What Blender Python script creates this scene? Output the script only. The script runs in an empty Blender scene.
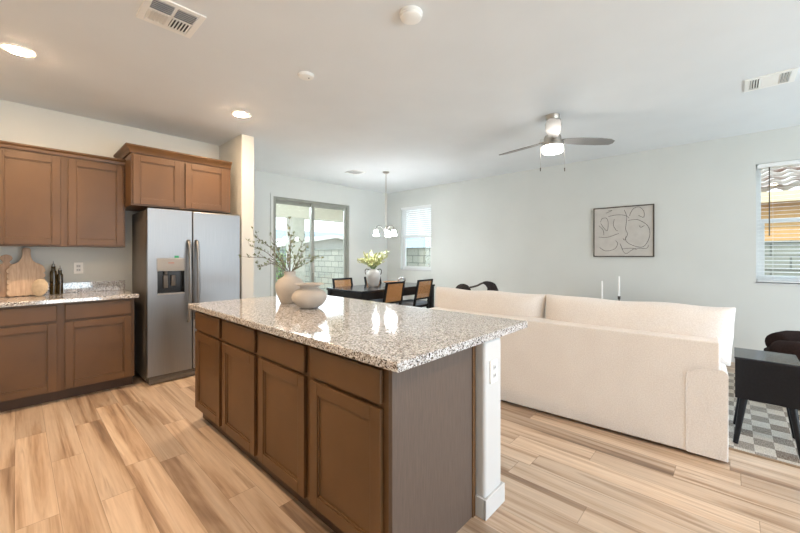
import bpy, bmesh, math, random
from mathutils import Vector, Matrix
SC = bpy.context.scene
COL = SC.collection
R = math.radians
random.seed(7)

# ------------------------------------------------------------------ camera
TH = R(43.0)
cam_d = bpy.data.cameras.new('camera')
cam_d.sensor_width = 36.0
cam_d.lens = 36.0 * 358.0 / 800.0
cam_d.shift_y = -11.5 / 800.0
cam_d.clip_start = 0.05
cam_d.clip_end = 300
cam = bpy.data.objects.new('camera', cam_d)
COL.objects.link(cam)
cam.location = (0, 0, 1.3)
cam.rotation_euler = (R(90), 0, TH - R(90))
SC.camera = cam

# ------------------------------------------------------------------ world, sun, area lights, exposure
SC.view_settings.view_transform = 'Standard'
SC.view_settings.look = 'None'
SC.view_settings.gamma = 1.0
SC.view_settings.use_curve_mapping = False
SC.view_settings.exposure = 0.38
SC.cycles.max_bounces = 14
SC.cycles.diffuse_bounces = 8
SC.cycles.glossy_bounces = 6
SC.cycles.transparent_max_bounces = 16
SC.cycles.sample_clamp_indirect = 6.0

W = bpy.data.worlds.new('sky')
SC.world = W
W.use_nodes = True
wn = W.node_tree.nodes
wl = W.node_tree.links
wn.clear()
w_out = wn.new('ShaderNodeOutputWorld')
w_bg = wn.new('ShaderNodeBackground')
w_tc = wn.new('ShaderNodeTexCoord')
w_sep = wn.new('ShaderNodeSeparateXYZ')
w_ramp = wn.new('ShaderNodeValToRGB')
w_ramp.color_ramp.elements[0].position = 0.0
w_ramp.color_ramp.elements[0].color = (0.93, 0.96, 1.0, 1)
w_ramp.color_ramp.elements[1].position = 0.7
w_ramp.color_ramp.elements[1].color = (0.62, 0.80, 1.0, 1)
wl.new(w_tc.outputs['Generated'], w_sep.inputs[0])
wl.new(w_sep.outputs['Z'], w_ramp.inputs['Fac'])
wl.new(w_ramp.outputs['Color'], w_bg.inputs['Color'])
w_bg.inputs['Strength'].default_value = 3.0
wl.new(w_bg.outputs[0], w_out.inputs['Surface'])

sun_d = bpy.data.lights.new('sun', 'SUN')
sun_d.energy = 3.2
sun_d.angle = R(1.0)
sun_d.color = (1.0, 0.95, 0.86)
sun = bpy.data.objects.new('sun', sun_d)
COL.objects.link(sun)
sun.rotation_euler = Vector((0.50, 0.16, -0.86)).to_track_quat('-Z', 'Y').to_euler()


def area(name, loc, direction, sx, sy, power, color):
    d = bpy.data.lights.new(name, 'AREA')
    d.shape = 'RECTANGLE'
    d.size = sx
    d.size_y = sy
    d.energy = power
    d.color = color
    o = bpy.data.objects.new(name, d)
    COL.objects.link(o)
    o.location = loc
    o.rotation_euler = Vector(direction).to_track_quat('-Z', 'Z').to_euler()
    return o


# added fill lamp outside the open rear side, standing in for bounced daylight
area('rear_fill', (2.4, -4.9, 0.05), (0, 0.5, 1), 5.0, 2.0, 330, (0.72, 0.89, 1.0))
# unseen fill lamp added under the patio cover, in place of daylight at the door
area('patio_fill', (3.95, 6.75, 2.5), (0, -1, -0.55), 1.9, 0.6, 110, (0.86, 0.95, 1.0))

CAN_WARM = (1.0, 0.68, 0.41)


# ------------------------------------------------------------------ materials
def srgb(r, g, b):
    f = lambda c: (c / 12.92 if c <= 0.04045 else ((c + 0.055) / 1.055) ** 2.4)
    return (f(r / 255), f(g / 255), f(b / 255), 1)


class NT:
    def __init__(s, name):
        s.m = bpy.data.materials.new(name)
        s.m.use_nodes = True
        s.t = s.m.node_tree
        s.t.nodes.clear()
        s.out = s.n('ShaderNodeOutputMaterial')

    def n(s, kind, **kw):
        nd = s.t.nodes.new(kind)
        for k, v in kw.items():
            setattr(nd, k, v)
        return nd

    def l(s, a, b):
        s.t.links.new(a, b)

    def math(s, op, a, b=None):
        nd = s.n('ShaderNodeMath', operation=op)
        for i, v in enumerate((a, b)):
            if v is None:
                continue
            if isinstance(v, (int, float)):
                nd.inputs[i].default_value = v
            else:
                s.l(v, nd.inputs[i])
        return nd.outputs[0]

    def bsdf(s, color=None, rough=0.5, metal=0.0, spec=0.5):
        b = s.n('ShaderNodeBsdfPrincipled')
        if color is not None:
            b.inputs['Base Color'].default_value = color
        b.inputs['Roughness'].default_value = rough
        b.inputs['Metallic'].default_value = metal
        b.inputs['Specular IOR Level'].default_value = spec
        s.l(b.outputs[0], s.out.inputs['Surface'])
        s.b = b
        return b

    def coord(s, scale=(1, 1, 1), kind='Object', rot=(0, 0, 0)):
        tc = s.n('ShaderNodeTexCoord')
        mp = s.n('ShaderNodeMapping')
        mp.inputs['Scale'].default_value = scale
        mp.inputs['Rotation'].default_value = rot
        s.l(tc.outputs[kind], mp.inputs['Vector'])
        return mp.outputs[0]

    def noise(s, vec, scale=5, detail=3, rough=0.5, dist=0.0):
        nd = s.n('ShaderNodeTexNoise')
        nd.inputs['Scale'].default_value = scale
        nd.inputs['Detail'].default_value = detail
        nd.inputs['Roughness'].default_value = rough
        nd.inputs['Distortion'].default_value = dist
        s.l(vec, nd.inputs['Vector'])
        return nd.outputs['Fac']

    def ramp(s, fac, stops, interp='LINEAR'):
        nd = s.n('ShaderNodeValToRGB')
        cr = nd.color_ramp
        cr.interpolation = interp
        while len(cr.elements) < len(stops):
            cr.elements.new(0.5)
        for e, (p, c) in zip(cr.elements, stops):
            e.position = p
            e.color = c
        s.l(fac, nd.inputs['Fac'])
        return nd.outputs['Color']

    def mix(s, fac, a, b, mode='MIX'):
        nd = s.n('ShaderNodeMix', data_type='RGBA', blend_type=mode)
        for sock, v in ((nd.inputs[0], fac), (nd.inputs[6], a), (nd.inputs[7], b)):
            if isinstance(v, (int, float, tuple)):
                sock.default_value = v
            else:
                s.l(v, sock)
        return nd.outputs[2]

    def bump(s, height, strength=0.2, dist=0.002):
        nd = s.n('ShaderNodeBump')
        nd.inputs['Strength'].default_value = strength
        nd.inputs['Distance'].default_value = dist
        s.l(height, nd.inputs['Height'])
        s.l(nd.outputs[0], s.b.inputs['Normal'])


def mottled(name, c1, c2, scale=4, rough=0.5, stretch=(1, 1, 1), metal=0.0, spec=0.5, bump=0.0, bscale=200, detail=4):
    k = NT(name)
    b = k.bsdf(None, rough, metal, spec)
    v = k.coord(stretch)
    f = k.noise(v, scale, detail)
    k.l(k.ramp(f, [(0.3, c1), (0.7, c2)]), b.inputs['Base Color'])
    if bump:
        k.bump(k.noise(k.coord(), bscale, 2), bump)
    return k.m


def emissive(name, color, strength):
    k = NT(name)
    e = k.n('ShaderNodeEmission')
    e.inputs['Color'].default_value = color
    e.inputs['Strength'].default_value = strength
    k.l(e.outputs[0], k.out.inputs['Surface'])
    return k.m


M = {}
M['paint'] = mottled('wall_paint', srgb(205, 208, 205), srgb(209, 212, 209), 2, 0.7, bump=0.08, bscale=120)
M['ceiling_paint'] = mottled('ceiling_paint', srgb(225, 229, 232), srgb(229, 233, 236), 2, 0.85, bump=0.12, bscale=90)
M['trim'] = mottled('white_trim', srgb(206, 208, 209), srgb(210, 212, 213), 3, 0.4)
M['white_plastic'] = mottled('white_plastic', srgb(240, 240, 237), srgb(244, 244, 241), 3, 0.4)
M['vinyl'] = mottled('window_vinyl', srgb(228, 231, 232), srgb(233, 236, 237), 3, 0.35)
M['taupe_frame'] = mottled('door_frame_finish', srgb(136, 138, 130), srgb(146, 148, 140), 3, 0.4)
M['dark'] = mottled('dark_gap', srgb(30, 27, 25), srgb(36, 33, 30), 3, 0.7)
M['vent_dark'] = mottled('duct_interior', srgb(58, 60, 60), srgb(66, 68, 68), 3, 0.8)
M['cabinet'] = mottled('stained_cabinet_wood', srgb(87, 61, 34), srgb(105, 74, 42), 3.0, 0.42, (1, 1, 0.6), bump=0.05, bscale=150)
M['end_panel'] = mottled('cabinet_side_veneer', srgb(88, 75, 67), srgb(101, 87, 78), 30, 0.5, (6, 6, 0.35))
M['toe'] = mottled('toe_kick', srgb(74, 53, 36), srgb(84, 60, 41), 6, 0.5)
M['steel_side'] = mottled('fridge_side_grey', srgb(104, 98, 92), srgb(112, 106, 100), 5, 0.45, metal=0.3)
M['black_plastic'] = mottled('black_plastic', srgb(22, 23, 25), srgb(30, 31, 33), 5, 0.25)
M['green_sticker'] = mottled('green_sticker', srgb(22, 140, 92), srgb(28, 150, 100), 5, 0.5)
M['red_mark'] = mottled('red_mark', srgb(170, 70, 66), srgb(180, 80, 75), 5, 0.5)
M['arm_metal'] = mottled('satin_arm_metal', srgb(104, 100, 96), srgb(116, 112, 108), 20, 0.45, metal=0.6)
M['dispenser_grey'] = mottled('dispenser_panel_grey', srgb(142, 143, 143), srgb(150, 151, 151), 6, 0.4)
M['nickel'] = mottled('brushed_nickel', srgb(178, 172, 164), srgb(192, 186, 178), 20, 0.3, metal=0.9)
M['black_wood'] = mottled('black_wood', srgb(17, 17, 20), srgb(25, 25, 29), 12, 0.45, (1, 6, 6), spec=0.25)
M['black_table'] = mottled('black_tabletop', srgb(34, 37, 44), srgb(44, 47, 54), 10, 0.14, (1, 6, 6))
M['seat_pad'] = mottled('grey_seat_pad', srgb(120, 130, 142), srgb(136, 146, 158), 30, 0.8)
M['candle'] = mottled('white_wax', srgb(240, 240, 238), srgb(246, 246, 244), 6, 0.5)
M['bronze'] = mottled('dark_bronze', srgb(70, 64, 58), srgb(84, 78, 70), 8, 0.35, metal=0.7)
M['velvet'] = mottled('brown_boucle', srgb(30, 21, 20), srgb(48, 35, 33), 90, 0.95, bump=0.6, bscale=160, spec=0.2)
M['charcoal'] = mottled('charcoal_boucle', srgb(34, 31, 32), srgb(56, 51, 50), 60, 0.95, bump=0.5, bscale=140, spec=0.2)
M['vase_clay'] = mottled('matte_beige_ceramic', srgb(180, 174, 167), srgb(194, 188, 181), 9, 0.75, bump=0.25, bscale=60)
M['vase_grey'] = mottled('pale_grey_ceramic', srgb(196, 198, 198), srgb(208, 210, 210), 5, 0.45)
M['board'] = mottled('pale_board_wood', srgb(172, 146, 124), srgb(200, 176, 152), 14, 0.55, (6, 6, 0.7))
M['board_b'] = mottled('tan_board_wood', srgb(160, 130, 108), srgb(186, 158, 134), 14, 0.55, (6, 6, 0.7))
M['stone_disc'] = mottled('pale_travertine', srgb(196, 178, 152), srgb(216, 200, 176), 30, 0.5)
M['bark'] = mottled('twig_bark', srgb(96, 84, 74), srgb(122, 108, 96), 40, 0.8)
M['leaf_grey'] = mottled('grey_green_leaf', srgb(104, 112, 86), srgb(140, 146, 110), 30, 0.6)
M['leaf_yellow'] = mottled('yellow_green_leaf', srgb(172, 178, 116), srgb(222, 218, 172), 24, 0.6)
M['leaf_green'] = mottled('shrub_leaf', srgb(92, 120, 70), srgb(150, 170, 104), 6, 0.6)
M['canvas'] = mottled('canvas', srgb(186, 182, 176), srgb(196, 192, 186), 12, 0.8)
M['ink'] = mottled('ink', srgb(52, 50, 50), srgb(66, 64, 64), 12, 0.8)
M['frame'] = mottled('art_frame', srgb(62, 54, 48), srgb(74, 66, 58), 12, 0.4)
M['fan_blade'] = mottled('silver_fan_blade', srgb(126, 125, 124), srgb(138, 137, 136), 6, 0.4)
M['bowl_wood'] = mottled('bowl_wood', srgb(150, 104, 70), srgb(176, 128, 90), 16, 0.5)
M['silver'] = mottled('silver_ornament', srgb(196, 200, 204), srgb(214, 216, 220), 16, 0.25, metal=0.7)
M['patio_paint'] = mottled('patio_stucco', srgb(216, 210, 198), srgb(224, 218, 206), 12, 0.9, bump=0.4, bscale=60)
M['column_paint'] = mottled('column_stucco', srgb(188, 186, 178), srgb(200, 198, 190), 12, 0.9, bump=0.4, bscale=60)
M['house_paint'] = mottled('neighbour_stucco', srgb(205, 158, 100), srgb(214, 168, 110), 10, 0.9, bump=0.4, bscale=60)
M['gable_paint'] = mottled('gable_stucco', srgb(138, 136, 128), srgb(148, 146, 138), 10, 0.9)
M['fascia'] = mottled('fascia_board', srgb(206, 186, 150), srgb(214, 196, 160), 10, 0.8)
M['far_roof'] = mottled('far_roof_tile', srgb(120, 132, 140), srgb(146, 156, 162), 6, 0.9, (1, 1, 4))
M['ground'] = mottled('concrete_ground', srgb(178, 172, 160), srgb(192, 186, 174), 3, 0.9)
M['bulb'] = emissive('lit_shade_glass', (0.96, 0.98, 1.0, 1), 115.0)
M['fan_lens'] = emissive('lit_fan_lens', (1.0, 0.94, 0.86, 1), 20.0)
M['can_lens'] = emissive('lit_can_lens', CAN_WARM + (1,), 610.0)


def make_glass(name, tint=(1, 1, 1, 1), gloss=0.08):
    k = NT(name)
    t = k.n('ShaderNodeBsdfTransparent')
    t.inputs['Color'].default_value = tint
    g = k.n('ShaderNodeBsdfGlossy')
    g.inputs['Roughness'].default_value = 0.02
    mx = k.n('ShaderNodeMixShader')
    mx.inputs['Fac'].default_value = gloss
    k.l(t.outputs[0], mx.inputs[1])
    k.l(g.outputs[0], mx.inputs[2])
    k.l(mx.outputs[0], k.out.inputs['Surface'])
    return k.m


M['glass'] = make_glass('window_glass', (0.95, 0.98, 0.97, 1), 0.05)


def make_bottle():
    k = NT('dark_olive_glass')
    b = k.bsdf(srgb(58, 48, 24), 0.08)
    b.inputs['Coat Weight'].default_value = 0.5
    v = k.coord()
    k.l(k.ramp(k.noise(v, 12), [(0.3, srgb(50, 40, 20)), (0.7, srgb(66, 56, 30))]), b.inputs['Base Color'])
    return k.m


M['bottle'] = make_bottle()


def make_steel():
    k = NT('stainless_steel')
    b = k.bsdf(srgb(190, 192, 194), 0.3, 1.0)
    v = k.coord((60, 60, 0.6))
    f = k.noise(v, 6, 3)
    k.l(k.ramp(f, [(0.3, srgb(146, 148, 150)), (0.7, srgb(154, 156, 158))]), b.inputs['Base Color'])
    r = k.math('MULTIPLY_ADD', f, 0.06)
    k.t.nodes[-1].inputs[2].default_value = 0.38
    k.l(r, b.inputs['Roughness'])
    big = k.noise(k.coord((2.2, 2.2, 1.1)), 1.3, 1)
    k.bump(big, 0.12, 0.02)
    return k.m


M['steel'] = make_steel()


def make_granite():
    k = NT('speckled_granite')
    b = k.bsdf(None, 0.07)
    b.inputs['Specular IOR Level'].default_value = 0.75
    v = k.coord()
    d = k.n('ShaderNodeTexNoise')
    d.inputs['Scale'].default_value = 60
    k.l(v, d.inputs['Vector'])
    vm = k.n('ShaderNodeMix', data_type='VECTOR')
    vm.inputs[0].default_value = 0.012
    k.l(v, vm.inputs[4])
    k.l(d.outputs['Color'], vm.inputs[5])
    vo = k.n('ShaderNodeTexVoronoi')
    vo.inputs['Scale'].default_value = 210
    k.l(vm.outputs[1], vo.inputs['Vector'])
    sp = k.n('ShaderNodeSeparateColor')
    k.l(vo.outputs['Color'], sp.inputs[0])
    cl = k.noise(v, 22, 3)
    f = k.math('ADD', k.math('MULTIPLY', sp.outputs[0], 0.8), k.math('MULTIPLY', cl, 0.4))
    c = k.ramp(f, [(0.0, srgb(32, 29, 29)), (0.26, srgb(88, 78, 72)), (0.33, srgb(150, 139, 130)),
                   (0.42, srgb(192, 191, 190)), (0.60, srgb(221, 223, 226)), (0.86, srgb(166, 164, 163)),
                   (0.94, srgb(112, 108, 108))], 'CONSTANT')
    k.l(c, b.inputs['Base Color'])
    return k.m


M['granite'] = make_granite()


def make_floor():
    k = NT('wood_plank_floor')
    b = k.bsdf(None, 0.33, 0.0, 0.45)
    tc = k.n('ShaderNodeTexCoord')
    sp = k.n('ShaderNodeSeparateXYZ')
    k.l(tc.outputs['Object'], sp.inputs[0])
    pw, pl = 0.155, 1.22
    rx = k.math('DIVIDE', sp.outputs['X'], pw)
    row = k.math('FLOOR', rx)
    wn1 = k.n('ShaderNodeTexWhiteNoise', noise_dimensions='1D')
    k.l(row, wn1.inputs['W'])
    yy = k.math('ADD', k.math('DIVIDE', sp.outputs['Y'], pl), k.math('MULTIPLY', wn1.outputs['Value'], 7.3))
    colm = k.math('FLOOR', yy)
    cmb = k.n('ShaderNodeCombineXYZ')
    k.l(row, cmb.inputs[0])
    k.l(colm, cmb.inputs[1])
    wn2 = k.n('ShaderNodeTexWhiteNoise', noise_dimensions='2D')
    k.l(cmb.outputs[0], wn2.inputs['Vector'])
    # grain coordinates, moved plank by plank
    off = k.n('ShaderNodeVectorMath', operation='SCALE')
    k.l(wn2.outputs['Color'], off.inputs[0])
    off.inputs['Scale'].default_value = 23.0
    add = k.n('ShaderNodeVectorMath', operation='ADD')
    k.l(tc.outputs['Object'], add.inputs[0])
    k.l(off.outputs[0], add.inputs[1])

    def grain(scale, sx, sy, detail, dist):
        mp = k.n('ShaderNodeMapping')
        mp.inputs['Scale'].default_value = (sx, sy, 1)
        k.l(add.outputs[0], mp.inputs['Vector'])
        return k.noise(mp.outputs[0], scale, detail, 0.55, dist)
    broad = grain(1.0, 9.0, 0.42, 5, 0.9)
    fine = grain(1.0, 55, 2.4, 3, 0.6)
    c = k.ramp(broad, [(0.28, srgb(102, 80, 63)), (0.38, srgb(146, 119, 97)), (0.46, srgb(186, 161, 136)), (0.52, srgb(204, 183, 161)), (0.62, srgb(214, 196, 176)), (0.68, srgb(172, 149, 127)), (0.76, srgb(206, 186, 164))])
    c = k.mix(0.25, c, k.ramp(fine, [(0.3, srgb(140, 119, 102)), (0.65, srgb(210, 192, 174))]), 'MIX')
    tint = k.ramp(wn2.outputs['Value'], [(0.0, (0.74, 0.73, 0.72, 1)), (0.35, (0.95, 0.95, 0.95, 1)), (1.0, (1.12, 1.11, 1.09, 1))])
    c = k.mix(1.0, c, tint, 'MULTIPLY')
    # joints
    fx = k.math('FRACT', rx)
    fy = k.math('FRACT', yy)
    jx = k.math('LESS_THAN', k.math('MINIMUM', fx, k.math('SUBTRACT', 1.0, fx)), 0.010)
    jy = k.math('LESS_THAN', k.math('MINIMUM', fy, k.math('SUBTRACT', 1.0, fy)), 0.0016)
    j = k.math('MAXIMUM', jx, jy)
    c = k.mix(k.math('MULTIPLY', j, 0.35), c, srgb(86, 64, 46))
    k.l(c, b.inputs['Base Color'])
    k.bump(fine, 0.06, 0.002)
    return k.m


M['floor'] = make_floor()


def make_block(name, c1, c2, mortar, along):
    k = NT(name)
    b = k.bsdf(None, 0.9)
    tc = k.n('ShaderNodeTexCoord')
    sp = k.n('ShaderNodeSeparateXYZ')
    k.l(tc.outputs['Object'], sp.inputs[0])
    cm = k.n('ShaderNodeCombineXYZ')
    k.l(sp.outputs[along], cm.inputs[0])
    k.l(sp.outputs['Z'], cm.inputs[1])
    br = k.n('ShaderNodeTexBrick')
    br.inputs['Scale'].default_value = 1.0
    br.inputs['Brick Width'].default_value = 0.4
    br.inputs['Row Height'].default_value = 0.2
    br.inputs['Mortar Size'].default_value = 0.012
    br.inputs['Color1'].default_value = c1
    br.inputs['Color2'].default_value = c2
    br.inputs['Mortar'].default_value = mortar
    k.l(cm.outputs[0], br.inputs['Vector'])
    k.l(br.outputs['Color'], b.inputs['Base Color'])
    return k.m


M['block_back'] = make_block('concrete_block', srgb(122, 130, 124), srgb(140, 147, 140), srgb(98, 105, 100), 'X')
M['block_side'] = make_block('concrete_block_side', srgb(140, 140, 130), srgb(156, 154, 142), srgb(100, 100, 93), 'Y')


def make_fabric():
    k = NT('cream_sofa_weave')
    b = k.bsdf(None, 0.95, 0.0, 0.15)
    v = k.coord((1, 1, 1))
    f = k.noise(v, 130, 3)
    g = k.noise(v, 5, 2)
    c = k.ramp(f, [(0.3, srgb(212, 208, 205)), (0.7, srgb(230, 228, 226))])
    c = k.mix(0.25, c, k.ramp(g, [(0.3, srgb(212, 208, 205)), (0.7, srgb(228, 226, 223))]))
    k.l(c, b.inputs['Base Color'])
    k.bump(k.noise(k.coord((1, 1.6, 1)), 75, 2), 0.5, 0.006)
    b.inputs['Sheen Weight'].default_value = 0.15
    return k.m


M['sofa'] = make_fabric()


def make_rug():
    k = NT('checkered_rug')
    b = k.bsdf(None, 1.0, 0.0, 0.1)
    tc = k.n('ShaderNodeTexCoord')
    sp = k.n('ShaderNodeSeparateXYZ')
    k.l(tc.outputs['Object'], sp.inputs[0])
    ix = k.math('FLOOR', k.math('DIVIDE', sp.outputs['X'], 0.125))
    iy = k.math('FLOOR', k.math('DIVIDE', sp.outputs['Y'], 0.10))
    chk = k.math('MODULO', k.math('ABSOLUTE', k.math('ADD', ix, iy)), 2.0)
    cm = k.n('ShaderNodeCombineXYZ')
    k.l(ix, cm.inputs[0])
    k.l(iy, cm.inputs[1])
    wn_ = k.n('ShaderNodeTexWhiteNoise', noise_dimensions='2D')
    k.l(cm.outputs[0], wn_.inputs['Vector'])
    dark = k.ramp(wn_.outputs['Value'], [(0.0, srgb(108, 92, 78)), (0.4, srgb(132, 124, 114)), (0.75, srgb(154, 147, 138)), (1, srgb(124, 106, 90))])
    lite = k.ramp(wn_.outputs['Value'], [(0.0, srgb(208, 202, 190)), (1.0, srgb(226, 221, 210))])
    c = k.mix(chk, lite, dark)
    st = k.noise(k.coord((12, 90, 1)), 3, 2)
    c = k.mix(0.35, c, k.ramp(st, [(0.35, srgb(110, 102, 94)), (0.65, srgb(220, 216, 208))]))
    k.l(c, b.inputs['Base Color'])
    k.bump(st, 0.5, 0.006)
    return k.m


M['rug'] = make_rug()
M['rug_edge'] = mottled('rug_binding', srgb(150, 128, 104), srgb(166, 144, 120), 40, 0.95)


def make_cane():
    k = NT('woven_cane')
    b = k.bsdf(None, 0.6)
    v = k.coord()
    k.l(k.ramp(k.noise(v, 60), [(0.3, srgb(176, 122, 70)), (0.7, srgb(206, 156, 102))]), b.inputs['Base Color'])
    tc = k.n('ShaderNodeTexCoord')
    sp = k.n('ShaderNodeSeparateXYZ')
    k.l(tc.outputs['Object'], sp.inputs[0])
    hx = k.math('GREATER_THAN', k.math('FRACT', k.math('MULTIPLY', sp.outputs['X'], 80.0)), 0.42)
    hz = k.math('GREATER_THAN', k.math('FRACT', k.math('MULTIPLY', sp.outputs['Z'], 80.0)), 0.42)
    hole = k.math('MULTIPLY', hx, hz)
    t = k.n('ShaderNodeBsdfTransparent')
    mx = k.n('ShaderNodeMixShader')
    k.l(hole, mx.inputs['Fac'])
    k.l(b.outputs[0], mx.inputs[1])
    k.l(t.outputs[0], mx.inputs[2])
    k.l(mx.outputs[0], k.out.inputs['Surface'])
    return k.m


M['cane'] = make_cane()


def make_rooftile():
    k = NT('pale_roof_tile')
    b = k.bsdf(None, 0.8)
    v = k.coord()
    k.l(k.ramp(k.noise(v, 3.2, 2), [(0.35, srgb(150, 126, 114)), (0.5, srgb(184, 174, 166)), (0.7, srgb(196, 190, 184))]), b.inputs['Base Color'])
    return k.m


M['roof_tile'] = make_rooftile()


# ------------------------------------------------------------------ mesh helpers
class MB:
    def __init__(s):
        s.bm = bmesh.new()
        s.round = False

    def _take(s, t, bevel=0, seg=2, sharp=True):
        if bevel:
            es = [e for e in t.edges if not e.is_boundary and len(e.link_faces) == 2 and e.calc_face_angle(0) > R(30)]
            bmesh.ops.bevel(t, geom=es, offset=bevel, segments=seg, profile=0.5, affect='EDGES', clamp_overlap=True)
        me = bpy.data.meshes.new('t')
        t.to_mesh(me)
        t.free()
        s.bm.from_mesh(me)
        bpy.data.meshes.remove(me)
        return s

    def box(s, x0, x1, y0, y1, z0, z1, bevel=0, seg=2, mat=None):
        t = bmesh.new()
        bmesh.ops.create_cube(t, size=1)
        for v in t.verts:
            v.co = Vector(((x0 + x1) / 2 + v.co.x * (x1 - x0), (y0 + y1) / 2 + v.co.y * (y1 - y0), (z0 + z1) / 2 + v.co.z * (z1 - z0)))
        if mat is not None:
            t.transform(mat)
        return s._take(t, bevel, seg)

    def hexa(s, bottom, top, bevel=0, seg=2):
        t = bmesh.new()
        b = [t.verts.new(p) for p in bottom]
        u = [t.verts.new(p) for p in top]
        n = len(b)
        t.faces.new(b[::-1])
        t.faces.new(u)
        for i in range(n):
            t.faces.new((b[i], b[(i + 1) % n], u[(i + 1) % n], u[i]))
        bmesh.ops.recalc_face_normals(t, faces=t.faces)
        return s._take(t, bevel, seg)

    def prism(s, pts, d0, d1, axis='y', bevel=0, seg=2):
        """outline pts (a, b) swept from d0 to d1 along axis"""
        f = {'y': lambda a, b, d: (a, d, b), 'x': lambda a, b, d: (d, a, b), 'z': lambda a, b, d: (a, b, d)}[axis]
        return s.hexa([f(a, b, d0) for a, b in pts], [f(a, b, d1) for a, b in pts], bevel, seg)

    def lathe(s, prof, c=(0, 0, 0), n=32, close=True):
        s.round = True
        t = bmesh.new()
        rings = []
        for r, z in prof:
            if r < 1e-6:
                rings.append([t.verts.new((c[0], c[1], c[2] + z))])
            else:
                rings.append([t.verts.new((c[0] + r * math.cos(2 * math.pi * i / n), c[1] + r * math.sin(2 * math.pi * i / n), c[2] + z)) for i in range(n)])
        for a, b in zip(rings, rings[1:]):
            for i in range(n):
                j = (i + 1) % n
                if len(a) == 1 and len(b) == 1:
                    continue
                if len(a) == 1:
                    t.faces.new((a[0], b[j], b[i]))
                elif len(b) == 1:
                    t.faces.new((a[i], a[j], b[0]))
                else:
                    t.faces.new((a[i], a[j], b[j], b[i]))
        if close:
            for rg in (rings[0], rings[-1]):
                if len(rg) > 2:
                    t.faces.new(rg)
        bmesh.ops.recalc_face_normals(t, faces=t.faces)
        return s._take(t)

    def tube(s, pts, rad, n=8, sub=1):
        s.round = True
        pts = [Vector(p) for p in pts]
        if not isinstance(rad, (list, tuple)):
            rad = [rad] * len(pts)
        if sub > 1 and len(pts) > 2:
            P, Q = [], []
            m = len(pts)
            for i in range(m - 1):
                p0, p1, p2, p3 = pts[max(i - 1, 0)], pts[i], pts[i + 1], pts[min(i + 2, m - 1)]
                for k in range(sub):
                    u = k / sub
                    P.append(0.5 * ((2 * p1) + (p2 - p0) * u + (2 * p0 - 5 * p1 + 4 * p2 - p3) * u * u + (3 * p1 - p0 - 3 * p2 + p3) * u ** 3))
                    Q.append(rad[i] * (1 - u) + rad[i + 1] * u)
            P.append(pts[-1])
            Q.append(rad[-1])
            pts, rad = P, Q
        t = bmesh.new()
        rings = []
        up = None
        for i, p in enumerate(pts):
            d = (pts[min(i + 1, len(pts) - 1)] - pts[max(i - 1, 0)]).normalized()
            if up is None:
                up = d.orthogonal().normalized()
            up = (up - d * up.dot(d))
            up = up.normalized() if up.length > 1e-6 else d.orthogonal().normalized()
            w = d.cross(up)
            rings.append([t.verts.new(p + rad[i] * (up * math.cos(2 * math.pi * k / n) + w * math.sin(2 * math.pi * k / n))) for k in range(n)])
        for a, b in zip(rings, rings[1:]):
            for k in range(n):
                t.faces.new((a[k], a[(k + 1) % n], b[(k + 1) % n], b[k]))
        t.faces.new(rings[0][::-1])
        t.faces.new(rings[-1])
        bmesh.ops.recalc_face_normals(t, faces=t.faces)
        return s._take(t)

    def cyl(s, p0, p1, r0, r1=None, n=20):
        return s.tube([p0, p1], [r0, r0 if r1 is None else r1], n)

    def ball(s, c, rx, ry=None, rz=None, n=24):
        s.round = True
        t = bmesh.new()
        bmesh.ops.create_uvsphere(t, u_segments=n, v_segments=n // 2, radius=1)
        for v in t.verts:
            v.co = Vector((c[0] + v.co.x * rx, c[1] + v.co.y * (ry or rx), c[2] + v.co.z * (rz or rx)))
        return s._take(t)

    def leaf(s, p, d, ln, wd, roll=0.0):
        d = Vector(d).normalized()
        side = d.orthogonal().normalized()
        side = Matrix.Rotation(roll, 3, d) @ side
        nrm = d.cross(side)
        p = Vector(p)
        prof = [(0, 0.0), (0.3, 0.8), (0.55, 1.0), (0.8, 0.6), (1.0, 0.0)]
        L, C, Rr = [], [], []
        for u, w in prof:
            q = p + d * ln * u + nrm * (ln * 0.12 * math.sin(math.pi * u))
            C.append(s.bm.verts.new(q))
            if w > 0:
                L.append(s.bm.verts.new(q + side * wd * w / 2 + nrm * wd * 0.12))
                Rr.append(s.bm.verts.new(q - side * wd * w / 2 + nrm * wd * 0.12))
        for S in (L, Rr):
            s.bm.faces.new((C[0], S[0], C[1]))
            for i in range(len(S) - 1):
                s.bm.faces.new((C[i + 1], S[i], S[i + 1], C[i + 2]))
            s.bm.faces.new((C[len(S)], S[-1], C[-1]))
        return s

    def transform(s, m):
        s.bm.transform(m)
        return s


def wloc(o):
    p = Vector((0, 0, 0))
    while o is not None:
        p += o.location
        o = o.parent
    return p


def build(name, mb, mat, parent=None, world=True, smooth=35, sub=0):
    me = bpy.data.meshes.new(name)
    bm = mb.bm
    if parent is None:
        xs = [v.co for v in bm.verts]
        lo = Vector([min(c[i] for c in xs) for i in range(3)])
        hi = Vector([max(c[i] for c in xs) for i in range(3)])
        org = Vector(((lo.x + hi.x) / 2, (lo.y + hi.y) / 2, lo.z))
    else:
        org = wloc(parent) if world else Vector((0, 0, 0))
    bm.transform(Matrix.Translation(-org))
    bm.to_mesh(me)
    bm.free()
    if smooth:
        me.shade_smooth()
        me.set_sharp_from_angle(angle=R(smooth))
    me.materials.append(M[mat])
    o = bpy.data.objects.new(name, me)
    COL.objects.link(o)
    if parent is None:
        o.location = org
    else:
        o.parent = parent
    if not mb.round and smooth == 35:
        wnm = o.modifiers.new('weighted_normal', 'WEIGHTED_NORMAL')
        wnm.weight = 100
        wnm.keep_sharp = True
    if sub:
        md = o.modifiers.new('subdivision', 'SUBSURF')
        md.levels = md.render_levels = sub
    return o


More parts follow.
